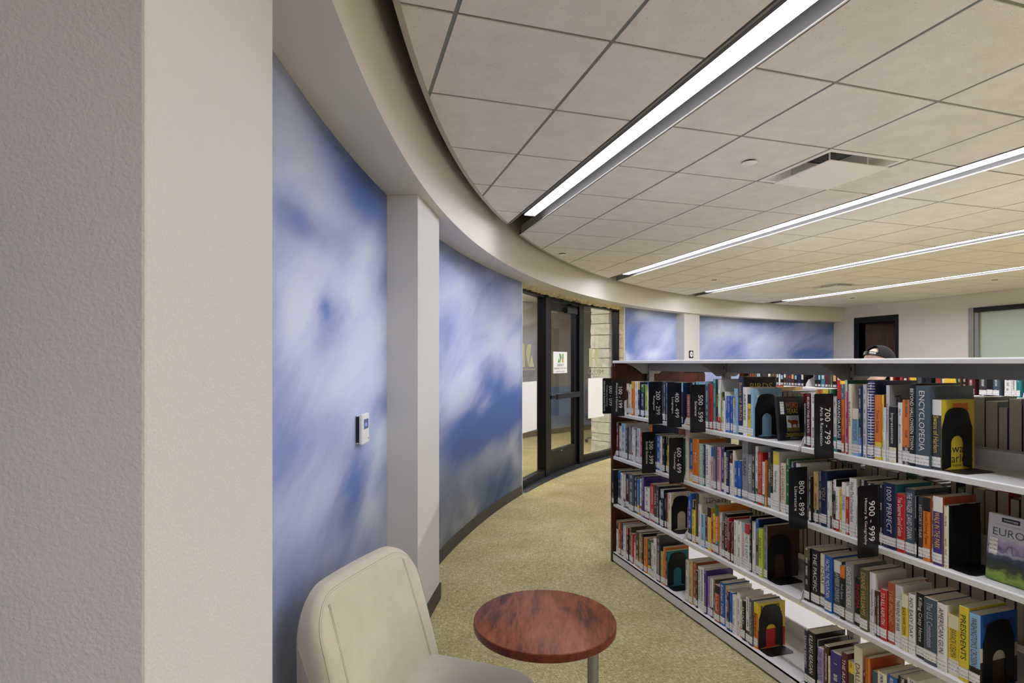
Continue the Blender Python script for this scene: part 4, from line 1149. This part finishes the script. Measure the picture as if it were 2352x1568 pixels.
# yellow wedge-shaped holders among the far books
M['yellow'] = mat('yellow_plastic', 'edc63a', .45)
for i, (y, w, lb) in enumerate(((3.93, .062, 'yellow upright stand left of the capped person on the second shelving'), (3.30, .03, 'narrow yellow upright stand on the second shelving'), (3.02, .065, 'wide yellow upright stand right of the capped person'))):
    o = tag(obj('yellow_stand', MB().prism([(-w / 2, 0), (w / 2, 0), (w / 2, .2), (-w / 2 + .03, .2)], 'x', 0, .05), M['yellow'], bevel=.003, loc=(4.27, y, 1.2775)), lb, 'stand', 'yellow stands')
# ------------------------------------------------------------------ section signs on the shelf edges
SIGNS = [('000 - 099', 'Computer Science,', 3.825, 1.129, 1.395, 'Information & General Works'), ('100 - 199', 'Philosophy & Psychology', 3.674, 1.123, 1.395, ''), ('200 - 299', 'Religion', 3.167, 1.119, 1.39, ''), ('400 - 499', 'Languages', 2.955, 1.12, 1.39, ''), ('500 - 599', 'Science', 2.722, 1.118, 1.388, ''), ('700 - 799', 'Arts & Recreation', 1.858, 1.112, 1.382, ''), ('300 - 399', 'Social Sciences', 3.25, .79, 1.06, ''), ('600 - 699', 'Technology', 2.934, .79, 1.062, ''), ('800 - 899', 'Literature', 1.996, .778, 1.052, ''), ('900 - 999', 'History & Geography', 1.654, .77, 1.044, '')]
for n_, sub, y, z0, z1, sub2 in SIGNS:
    t = thing('section_sign', f'black shelf sign reading {n_.replace(" ", "")} {sub.rstrip(",")}', 'sign', (1.868, y, z0), group='section signs on the shelving'); h = z1 - z0
    obj('blade', MB().prism([(0, .004), (.004, 0), (.098, 0), (.098, h), (.004, h), (0, h - .004)], 'y', -.0015, .0015), M['signblack'], t)
    obj('clip', MB().box(.098, .1005, -.0015, .0015, .0, h * .2), M['signblack'], t)
    text_obj('number', n_, (.052, -.0022, h * .78), (0, 0, -1), (1, 0, 0), h * .56, .03, M['signwhite'], t, fit=False)
    w_ = min(.075 + .0078 * max(0, len(sub) - 6), h * .78) 
    text_obj('subject', sub, (.028, -.0022, h * .5 + w_ / 2), (0, 0, -1), (1, 0, 0), w_, .0165 if not sub2 else .013, M['signwhite'], t, fit=False)
    if sub2: text_obj('subject', sub2, (.008, -.0022, h * .92), (0, 0, -1), (1, 0, 0), h * .84, .013, M['signwhite'], t, fit=False)
# ------------------------------------------------------------------ bookends
def bookend_mesh():
    mb = MB(); w = .145; h = .218; n = 24; th = .0016
    def outer(t):   # narrow shoulders and a domed head
        s = t * 2 - 1
        if abs(s) > .45:
            k = (1 - abs(s)) / .55; x = w / 2; z = h * .74 * k
            if k > .93: x -= (k - .93) * .06
        else:
            a = s / .45; x = (w / 2 - .012) * abs(sin(a * pi / 2)) ** .8; z = h * .78 + h * .22 * cos(a * pi / 2) ** .75
        return (math.copysign(x, s) if s else 0, z)
    def inner(t):
        s = t * 2 - 1; q = .03
        if abs(s) > .3: return (math.copysign(q, s), .012 + (h * .42 - .012) * (1 - abs(s)) / .7)
        a = s / .3; return (q * sin(a * pi / 2), h * .42 + .028 * cos(a * pi / 2))
    O_ = [outer(i / n) for i in range(n + 1)]; I_ = [inner(i / n) for i in range(n + 1)]
    V = {}
    for d in (0, th):
        V[d] = ([mb.vert(x + w / 2, d, z) for x, z in O_], [mb.vert(x + w / 2, d, z) for x, z in I_])
    for d, r in ((0, 1), (th, -1)):
        A, B = V[d]
        for i in range(n): mb.face((A[i], A[i + 1], B[i + 1], B[i])[::r])
    for k in (0, 1):
        A, B = V[0][k], V[th][k]
        for i in range(n): mb.face((A[i], B[i], B[i + 1], A[i + 1]) if k else (A[i], A[i + 1], B[i + 1], B[i]))
    return mb.mesh('upright_plate', M['bookend'])
bem = bookend_mesh()
foot = MB(); foot.prism([(.004, 0), (.141, 0), (.148, -.012), (.15, -.06), (.14, -.075), (.01, -.075), (-.002, -.06), (0, -.012)], 'z', 0, .0018)
fom = foot.mesh('foot', M['bookend'])
for (r, s_) in ((1, 3), (1, 4), (2, 1), (2, 3), (2, 4), (3, 1), (3, 2), (3, 3)):
    t = thing('bookend', f'black steel arch bookend closing the {ROWN[s_]} shelf row of the {BAYN[r]} bay', 'bookend', (1.994, ENDY[(r, s_)] - .003, ROWZ[s_] + .0006), group='black arch bookends')
    link('upright_plate', bem, t); link('foot', fom, t)
# ------------------------------------------------------------------ face-out books
def face_book(label, loc, rot, w, h, th, ccol, m_cover):
    t = thing('display_book', label, 'book', loc, rot, 'books displayed face out')
    obj('cover', MB().box(0, w, 0, .0012, 0, h).box(0, w, th - .0012, th, 0, h).box(-.001, .0005, 0, th, 0, h), m_cover, t)
    obj('pages', MB().box(.0006, w - .002, .0014, th - .0014, .001, h - .001), M['pages'], t); return t
t = face_book('black book with orange title displayed face out beside a bookend', (2.005, 2.195, 1.1385), (radians(-6), 0, 0), .155, .21, .018, 'k', mat('black_gloss_cover', '121214', .3))
def ftext(t, s, x, z, w, h, c, d=-.0006): return text_obj('cover_lettering', s, (x, d, z), (1, 0, 0), (0, 0, 1), w, h, ink(c), t)
ftext(t, 'WEIRD', .045, .155, .075, .026, 'o'); ftext(t, 'TEXAS', .05, .127, .065, .024, 'y'); ftext(t, 'Your Travel Guide to Texas', .04, .026, .1, .008, 'y'); ftext(t, 'Local Legends and Best Kept', .035, .016, .11, .008, 'y')
ftext(t, 'Local Legends', .03, .193, .09, .007, 'o'); ftext(t, 'by Wesley Treat', .04, .006, .09, .006, 'w')
obj('picture', MB().box(.045, .118, -.001, -.0004, .042, .118), mat('picture_sky', 'b9c6c4', .4), t); obj('picture_ground', MB().box(.045, .118, -.0014, -.001, .042, .06), mat('picture_ground', '6a5a26', .4), t)
cow = [(.052, .098), (.058, .1), (.066, .094), (.094, .096), (.11, .092), (.113, .075), (.106, .078), (.106, .062), (.1, .062), (.098, .076), (.08, .074), (.078, .056), (.072, .056), (.07, .076), (.064, .082), (.054, .086), (.049, .092)]
obj('picture_cow', MB().prism(cow, 'y', -.0018, -.0014), mat('picture_cow', '8c3a22', .4), t); obj('barcode_label', MB().box(.012, .034, -.0012, -.0004, .125, .185), M['label'], t)
def europe_mat():
    m, nt, b = newmat('alpine_cover_print'); L = nt.links; tc = N(nt, 'ShaderNodeTexCoord'); s = N(nt, 'ShaderNodeSeparateXYZ'); L.new(tc.outputs['Object'], s.inputs[0])
    n = N(nt, 'ShaderNodeTexNoise', i_Scale=28.0, i_Detail=8.0); L.new(tc.outputs['Object'], n.inputs['Vector'])
    a = N(nt, 'ShaderNodeMath', operation='MULTIPLY_ADD'); a.inputs[1].default_value = .075; L.new(n.outputs['Fac'], a.inputs[0]); L.new(s.outputs['Z'], a.inputs[2])
    r = N(nt, 'ShaderNodeValToRGB'); r.color_ramp.interpolation = 'LINEAR'; e = r.color_ramp.elements
    mr = N(nt, 'ShaderNodeMapRange'); mr.inputs['From Max'].default_value = .25; L.new(a.outputs[0], mr.inputs['Value'])
    e[0].position = 0; e[0].color = (*lin('3e4a1e'), 1); e[1].position = 1; e[1].color = (*lin('c9c7cc'), 1)
    for p, c in ((.14, '5f7a2a'), (.24, '8aa044'), (.30, '40452c'), (.40, '2e343c'), (.48, '4c5260'), (.545, 'b4b2c0'), (.57, '6c6880'), (.6, 'a99cc0'), (.68, 'c4bcd4'), (.70, 'd0ced2')):
        x = e.new(p); x.color = (*lin(c), 1)
    L.new(mr.outputs[0], r.inputs[0]); L.new(r.outputs[0], b.inputs['Base Color']); b.inputs['Roughness'].default_value = .3; return m
t = face_book('travel guide with alpine mountain cover displayed face out on second shelf', (2.02, 1.312, .8085), (0, radians(0), 0), .15, .212, .024, 'w', europe_mat())
t.rotation_euler = (radians(-5), 0, radians(-90))
ftext(t, 'EUROPE', .014, .145, .125, .024, 'z'); obj('barcode_label', MB().box(.006, .03, -.0012, -.0004, .082, .136), M['label'], t)
obj('badge', MB().box(.038, .088, -.0012, -.0004, .19, .204), M['ink'], t); ftext(t, 'EYEWITNESS', .044, .1935, .04, .006, 'w', -.0015); ftext(t, 'INSPIRE - PLAN - DISCOVER - EXPERIENCE', .02, .178, .11, .004, 'g')
# ================================================================== LOUNGE CHAIR
def fabric(name, c1, c2, sc):
    m, nt, b = newmat(name); L = nt.links; tc = N(nt, 'ShaderNodeTexCoord')
    n = N(nt, 'ShaderNodeTexNoise', i_Scale=sc, i_Detail=6.0, i_Roughness=.7); L.new(tc.outputs['Object'], n.inputs['Vector'])
    r = N(nt, 'ShaderNodeValToRGB'); e = r.color_ramp.elements; e[0].position = .35; e[0].color = (*lin(c1), 1); e[1].position = .65; e[1].color = (*lin(c2), 1)
    L.new(n.outputs['Fac'], r.inputs[0]); L.new(r.outputs[0], b.inputs['Base Color']); b.inputs['Roughness'].default_value = .8; b.inputs['Sheen Weight'].default_value = .15
    n2 = N(nt, 'ShaderNodeTexNoise', i_Scale=900.0, i_Detail=2.0); L.new(tc.outputs['Object'], n2.inputs['Vector'])
    bp = N(nt, 'ShaderNodeBump', i_Strength=.25, i_Distance=.001); L.new(n2.outputs['Fac'], bp.inputs['Height']); L.new(bp.outputs[0], b.inputs['Normal']); return m
M['beige'] = fabric('beige_upholstery', 'bdb59f', 'c5bda8', 14); M['heather'] = fabric('heather_grey_fabric', '9a9288', 'b3aca2', 160); M['thread'] = mat('grey_thread', 'a39d90', .8)
def rrect(hx, lo, hi, r, ins, rb=None, seg=6, sub=8):
    """rounded rectangle outline, |p| <= hx, lo <= q <= hi, shrunk by ins"""
    rb = r if rb is None else rb; out = []; hx -= ins; lo += ins; hi -= ins
    cr = [(hx, lo, rb, -pi / 2), (hx, hi, r, 0), (-hx, hi, r, pi / 2), (-hx, lo, rb, pi)]
    for i, (x, y, rr, a0) in enumerate(cr):
        rr = max(rr - ins, .012); cx = x - math.copysign(rr, x); cy = y + (rr if y == lo else -rr)
        arc = [(cx + rr * cos(a0 + pi / 2 * k / seg), cy + rr * sin(a0 + pi / 2 * k / seg)) for k in range(seg + 1)]
        if out:
            p = out[-1]; q = arc[0]; out += [(p[0] + (q[0] - p[0]) * k / sub, p[1] + (q[1] - p[1]) * k / sub) for k in range(1, sub)]
        out += arc
    p, q = out[-1], out[0]; out += [(p[0] + (q[0] - p[0]) * k / sub, p[1] + (q[1] - p[1]) * k / sub) for k in range(1, sub)]
    return out
def pillow(mb, outl, prof, put, c0=True, c1=True):
    rings = []
    for ins, d in prof: rings.append([mb.vert(*put(p, q, d)) for p, q in outl(ins)])
    for A, B in zip(rings, rings[1:]):
        n = len(A)
        for k in range(n): mb.face((A[k], A[(k + 1) % n], B[(k + 1) % n], B[k]))
    if c0: mb.face(rings[0][::-1])
    if c1: mb.face(rings[-1])
ch = thing('lounge_chair', 'beige upholstered armless lounge chair beside the cloud mural wall', 'chair', (.332, 1.77, 0), (0, 0, radians(-36.87)))
BT, BZ0, BZ1, BH = .105, .10, .828, .30
def put_back(y, z, d):
    """reclined front, upright rear: d runs from 0 (rear) to BT (front)"""
    xf = -.215 - (z - .43) * .285 + .02 * (y / BH) ** 2 + .012 * sin(pi * (z - BZ0) / (BZ1 - BZ0)); xr = -.385 + .03 * (y / BH) ** 2
    return (xr + (xf - xr) * d / BT, y, z)
ob = lambda ins: rrect(BH, BZ0, BZ1, .135, ins, .03, seg=14, sub=12)
fr = [(.0, BT * .12), (0, BT * .5)] + [(.034 * (1 - cos(pi / 2 * k / 6)), BT * (.5 + .5 * sin(pi / 2 * k / 6))) for k in range(1, 7)] + [(.075, BT * 1.015), (.11, BT * 1.02), (.15, BT * 1.025), (.2, BT * 1.025), (.25, BT * 1.025)]
mb = MB(); pillow(mb, ob, fr, put_back, c0=False); bk = obj('backrest', mb, M['beige'], ch, smooth=True)
rr = [(.25, 0), (.15, 0), (.08, 0)] + [(.02 * (1 - sin(pi / 2 * k / 4)), BT * .12 * (1 - cos(pi / 2 * k / 4))) for k in range(0, 5)]
mb = MB(); pillow(mb, ob, rr, put_back, c1=False); obj('back_shell', mb, M['heather'], ch, smooth=True)
def seam(pts, par, r=.0006):
    obj('seam', MB().tube(pts, r, 5), M['thread'], par, smooth=True)
for off in (.0, .006):
    o1 = [p for p in rrect(BH, BZ0, BZ1, .135, .016 + off, .03, seg=14, sub=14) if p[1] > .44]
    i0 = max(range(len(o1)), key=lambda i: abs(o1[i][0] - o1[i - 1][0]) + abs(o1[i][1] - o1[i - 1][1]))
    o1 = o1[i0:] + o1[:i0]; seam([put_back(y, z, BT * (.935 + off * 4)) for y, z in o1], bk)
    for s in (-1, 1):
        seam([put_back(s * (.215 - off + .01 * k / 12), .44 + (.782 - .44) * (12 - k) / 12, BT * 1.02) for k in range(13)], bk)
for s in (-1, 1):      # heather side panels, widening towards the floor
    rear = [(put_back(s * BH, z, BT * .1)[0], z) for z in (.14, .3, .45, .6, .69)]; fr_ = [(put_back(s * BH, z, BT * f_)[0], z) for z, f_ in ((.67, .2), (.6, .42), (.52, .58), (.44, .68), (.3, .78), (.14, .85))]
    obj('side_panel', MB().prism(rear + fr_, 'y', s * (BH - .004), s * (BH + .0015)), M['heather'], ch)
SX0, SX1 = -.25, .235
def put_seat(y, x, d):
    k = (x - SX0) / (SX1 - SX0)
    return (x, y, d + (.016 * (1 - (y / .29) ** 2) * sin(pi * min(max(k, 0), 1)) - .012 * max(k - .7, 0)) * (1 if d > .38 else 0))
os_ = lambda ins: rrect(.285, SX0, SX1, .11, ins, .05, seg=12)
pr = [(.01, .14), (0, .16), (0, .37)] + [(.055 * (1 - cos(pi / 2 * k / 6)), .375 + .055 * sin(pi / 2 * k / 6)) for k in range(1, 7)] + [(.09, .432), (.13, .434), (.18, .435), (.22, .435)]
mb = MB(); pillow(mb, os_, pr, put_seat); se = obj('seat', mb, M['beige'], ch, smooth=50)
for off in (0, .0065): seam([put_seat(p, q, .3745) for p, q in rrect(.2862 - 0, SX0, SX1 + .0012, .11, 0, .05) if q > -.2][:], se) if off == 0 else None
for sx in (-.17, .17):
    for sy in (-.2, .2): obj('leg', MB().tube([(sx, sy, 0), (sx, sy, .15)], [.014, .019], 12), M['slot'], ch, smooth=40)
# ================================================================== SIDE TABLE
tb = thing('side_table', 'round cherry side table with single grey steel leg beside the chair', 'table', (.632, 1.72, 0), (0, 0, radians(-20)))
tt_ = obj('table_top', MB().lathe([(.0, .650), (.215, .650), (.2285, .653), (.23, .656), (.23, .676), (.2285, .679), (.226, .68), (.0005, .68)], 96), M['table'], tb, smooth=35)
obj('edge_band', MB().lathe([(.2302, .655), (.2306, .656), (.2306, .6755), (.2302, .6765)], 96), wood('cherry_edge_band', '4a1d13', '5d2819', '6b3020', 3, .35, (5, 5, 1)), tt_, smooth=35)
lx, ly = .16, .035
M['legsteel'] = mat('satin_grey_tube', '8d8f90', .35, metal=.75)
obj('leg', MB().tube([(lx, ly, .012), (lx, ly, .648)], .0185, 20), M['legsteel'], tb, smooth=40)
obj('top_plate', MB().box(-.06, .19, ly - .05, ly + .05, .643, .6498), M['legsteel'], tb, bevel=.002)
obj('foot_plate', MB().prism(rrect(.15, -.19, .22, .05, 0), 'z', 0, .012) if False else MB().prism([(y, x) for x, y in rrect(.13, -.02, .22, .05, 0)], 'z', 0, .012), M['legsteel'], tb, bevel=.002)
# ================================================================== PERSON IN THE AISLE
def remesh(name, mb, m, par, vox=.014, it=6):
    o = obj(name, mb, m, par); r = o.modifiers.new('r', 'REMESH'); r.mode = 'VOXEL'; r.voxel_size = vox; r.use_smooth_shade = True
    s = o.modifiers.new('s', 'SMOOTH'); s.iterations = it; s.factor = .5; return o
skin = mat('skin', 'd9b49a', .5, noise=(30, .05)); shirt = mat('navy_shirt', '28324a', .8, noise=(60, .1)); jeans = mat('denim', '33415c', .85, noise=(90, .15)); shoe = mat('dark_shoe', '1c1a18', .6)
pe = thing('person', 'person in black cap standing behind the shelving, facing away', 'person', (3.585, 3.05, 0), (0, 0, radians(-4)))
def limb(mb, pts, r):
    mb.tube(pts, r, 12)
    for p, q in zip(pts, r if isinstance(r, (list, tuple)) else [r] * len(pts)): mb.ellipsoid(p, (q, q, q), 12, 8)
HC = Vector((.045, 0, 1.512)); HR = Matrix.Rotation(radians(24), 3, 'Y')
def hp(x, y, z): return tuple(HC + HR @ Vector((x, y, z)))
b_ = MB()
b_.ellipsoid(HC, (.104, .083, .106), 24, 16, HR); b_.ellipsoid(hp(.03, 0, -.06), (.06, .056, .07), 16, 10, HR); b_.ellipsoid(hp(.099, 0, -.02), (.018, .013, .026), 10, 8, HR)
b_.ellipsoid(hp(.082, 0, .028), (.018, .05, .012), 10, 8, HR); b_.ellipsoid(hp(.086, 0, -.066), (.012, .026, .008), 10, 8, HR); b_.ellipsoid(hp(.07, 0, -.105), (.022, .03, .018), 10, 8, HR)
for s in (-1, 1):
    b_.ellipsoid(hp(-.005, s * .078, -.012), (.02, .01, .032), 10, 8, HR); b_.ellipsoid(hp(.083, s * .032, .008), (.01, .014, .009), 8, 6, HR)
limb(b_, [(.02, 0, 1.40), (-.005, 0, 1.30)], [.055, .062]); limb(b_, [(-.01, 0, 1.25), (-.01, 0, 1.05), (0, 0, .88)], [.11, .115, .12])
for s in (-1, 1):
    limb(b_, [(-.01, s * .15, 1.27), (.0, s * .2, 1.0), (.12, s * .2, .84), (.2, s * .19, .83)], [.05, .042, .034, .028])
    limb(b_, [(.205, s * .19, .83), (.25, s * .19, .82)], [.03, .034])
    for k in range(4): limb(b_, [(.27, s * (.165 + .017 * k), .82), (.31 - .006 * abs(k - 1.5), s * (.165 + .017 * k), .81), (.325 - .008 * abs(k - 1.5), s * (.166 + .016 * k), .785)], .0095)
    limb(b_, [(.225, s * .165, .815), (.255, s * .145, .80), (.28, s * .148, .79)], .0105)
    limb(b_, [(0, s * .09, .85), (.01, s * .1, .48), (-.01, s * .1, .09)], [.085, .056, .04]); limb(b_, [(-.03, s * .1, .05), (.12, s * .11, .035)], [.035, .032])
remesh('body', b_, skin, pe, .0085, 3)
b_ = MB()
limb(b_, [(-.01, -.11, 1.27), (-.01, .11, 1.27)], .075); limb(b_, [(-.01, 0, 1.22), (-.01, 0, 1.05), (0, 0, .86)], [.125, .13, .135]); limb(b_, [(0, 0, 1.3), (0.0, 0, 1.335)], [.075, .066])
for s in (-1, 1): limb(b_, [(-.01, s * .15, 1.26), (.0, s * .2, 1.05)], [.068, .058]); b_.ellipsoid((0, s * .06, 1.02), (.125, .1, .2)); b_.ellipsoid((0, s * .06, .88), (.125, .1, .1))
remesh('shirt', b_, shirt, pe)
b_ = MB()
for s in (-1, 1): limb(b_, [(0, s * .085, .84), (.01, s * .1, .48), (-.01, s * .1, .1)], [.105, .074, .06])
b_.ellipsoid((0, 0, .86), (.125, .16, .09)); remesh('trousers', b_, jeans, pe)
for s in (-1, 1): b_ = MB(); limb(b_, [(-.035, s * .1, .05), (.05, s * .105, .048), (.13, s * .11, .042)], [.046, .045, .04]); remesh('shoe', b_, shoe, pe)
CAPM = mat('black_cap_cotton', '121210', .9, noise=(200, .15))
cp = thing('baseball_cap', 'black baseball cap with open strap back on the person', 'cap', HC)
cp.parent = None
Rz = Matrix.Rotation(radians(-4), 3, 'Z'); wp = Vector((3.585, 3.05, 0)) + Rz @ HC
cp.location = wp; cp.rotation_euler = (Rz @ Matrix.Rotation(radians(24), 3, 'Y')).to_euler()
mb = MB(); NA, NE = 120, 36; G = {}
for i in range(NA):
    for j in range(NE + 1):
        a = 2 * pi * i / NA; e = radians(2) + (pi / 2 - radians(2)) * j / NE
        G[i, j] = mb.vert(.109 * cos(e) * cos(a), .09 * cos(e) * sin(a), .012 + .112 * sin(e))
def hole(i, j):
    a = abs(((360 * (i + .5) / NA) - 180 + 180) % 360 - 180); e = 2 + 88 * (j + .5) / NE
    return e > 14 and (a / 40) ** 2 + ((e - 14) / 33) ** 2 < 1
for i in range(NA):
    for j in range(NE):
        if not hole(i, j): mb.face((G[i, j], G[(i + 1) % NA, j], G[(i + 1) % NA, j + 1], G[i, j + 1]))
o = obj('crown', mb, CAPM, cp, smooth=True); s = o.modifiers.new('t', 'SOLIDIFY'); s.thickness = .003
rim = []
for k in range(41):
    t_ = pi * k / 40; a = radians(180 + 40.6 * cos(t_)); e = radians(14 + 33.6 * sin(t_)); rim.append((.1095 * cos(e) * cos(a), .0905 * cos(e) * sin(a), .012 + .1125 * sin(e)))
obj('opening_rim', MB().tube(rim, .0035, 8), CAPM, cp, smooth=True)
mb = MB(); sec = []
for k in range(13):
    a = radians(180 - 40 + 80 * k / 12); sec.append([mb.vert(r * .111 * cos(a), r * .092 * sin(a), z) for r, z in ((1, .014), (1.03, .014), (1.03, .038), (1, .038))])
for A, B in zip(sec, sec[1:]):
    for q in range(4): mb.face((A[q], A[(q + 1) % 4], B[(q + 1) % 4], B[q]))
mb.face(sec[0]); mb.face(sec[-1][::-1]); st_ = obj('strap', mb, M['signblack'], cp)
wd = obj('strap_patch', MB().box(-.001, .001, -.022, .022, -.007, .007), mat('patch_print', 'c8c8c4', .7, noise=(300, .5)), cp, loc=(-.1155 * cos(radians(22)), -.096 * sin(radians(22)), .026), rot=(0, 0, radians(22)))
mb = MB(); prv = None
for k in range(17):
    a = radians(-62 + 124 * k / 16); x, y = cos(a), sin(a)
    row = [mb.vert(.105 * x, .087 * y, .016), mb.vert(.105 * x + .075 * max(0, cos(a * 1.3)), .09 * y, .012 - .012 * y * y), mb.vert(.105 * x + .075 * max(0, cos(a * 1.3)), .09 * y, .016 - .012 * y * y), mb.vert(.105 * x, .087 * y, .02)]
    if prv:
        for q in range(4): mb.face((prv[q], prv[(q + 1) % 4], row[(q + 1) % 4], row[q]))
    prv = row
obj('brim', mb, CAPM, cp, smooth=40); obj('button', MB().lathe([(.001, .128), (.007, .127), (.008, .122)], 12), CAPM, cp)
# ================================================================== TASK CHAIR IN THE LOBBY
tc_ = thing('task_chair', 'grey wheeled task chair faintly seen through the glass entrance', 'chair', (4.75, 9.75, 0), (0, 0, .4))
gm = mat('grey_plastic', '4a4c4e', .5); ub = mat('dark_mesh_fabric', '2e3033', .85)
for k in range(5):
    a = 2 * pi * k / 5; l = obj('star_leg', MB().tube([(.03 * cos(a), .03 * sin(a), .11), (.3 * cos(a), .3 * sin(a), .075)], [.025, .015], 10), gm, tc_, smooth=40)
    obj('caster', MB().tube([(.3 * cos(a) - .02 * sin(a), .3 * sin(a) + .02 * cos(a), .03), (.3 * cos(a) + .02 * sin(a), .3 * sin(a) - .02 * cos(a), .03)], .03, 14), M['ink'], l, smooth=40)
obj('column', MB().tube([(0, 0, .09), (0, 0, .42)], .025, 14), gm, tc_, smooth=40)
obj('seat', MB().box(-.23, .23, -.24, .24, .42, .49), ub, tc_, bevel=.03, seg=4); obj('backrest', MB().box(-.25, -.2, -.22, .22, .58, 1.0), ub, tc_, bevel=.02, seg=4); obj('back_post', MB().tube([(-.1, 0, .42), (-.26, 0, .44), (-.25, 0, .65)], .018), gm, tc_, smooth=40)
# low cherry cabinet in the middle of the room
cc_ = thing('cherry_cabinet', 'low cherry wood cabinet glimpsed beyond the foreground shelving', 'cabinet', (3.1, 5.2, 0))
obj('carcass', MB().box(0, .66, .02, .5, .06, 1.41), M['cherry'], cc_); obj('top', MB().box(-.015, .675, 0, .515, 1.41, 1.44), M['cherry'], cc_, bevel=.003); obj('plinth', MB().box(.02, .64, .04, .48, 0, .06), M['base'], cc_)
for x in (.004, .334):
    dr = obj('door', MB().box(x, x + .322, 0, .02, .07, 1.4), M['cherry'], cc_, bevel=.002); hx_ = x + (.29 if x < .1 else .03); obj('handle', MB().tube([(hx_, 0, .9), (hx_, -.03, .9), (hx_, -.03, 1.05), (hx_, 0, 1.05)], .005), M['slot'], dr, smooth=40)
# loose display stand on the back shelf of the far bay
ds = thing('acrylic_stand', 'small grey acrylic display stand behind the books of the far bay', 'stand', (2.45, 2.83, 1.1358))
obj('panel', MB().prism([(-.09, 0), (-.086, 0), (-.046, .26), (-.05, .26)], 'x', -.1, .1) if False else MB().box(-.1, .1, -.003, .003, .004, .27), mat('smoked_acrylic', '6e7270', .2), ds)
obj('base', MB().box(-.1, .1, -.05, .05, 0, .004), mat('clear_base', '8d9190', .2), ds); obj('insert', MB().box(-.08, .08, -.006, -.003, .02, .2), M['ink'], ds)
print('TILES', ntile, 'BOOKS', NB, nb, nf)
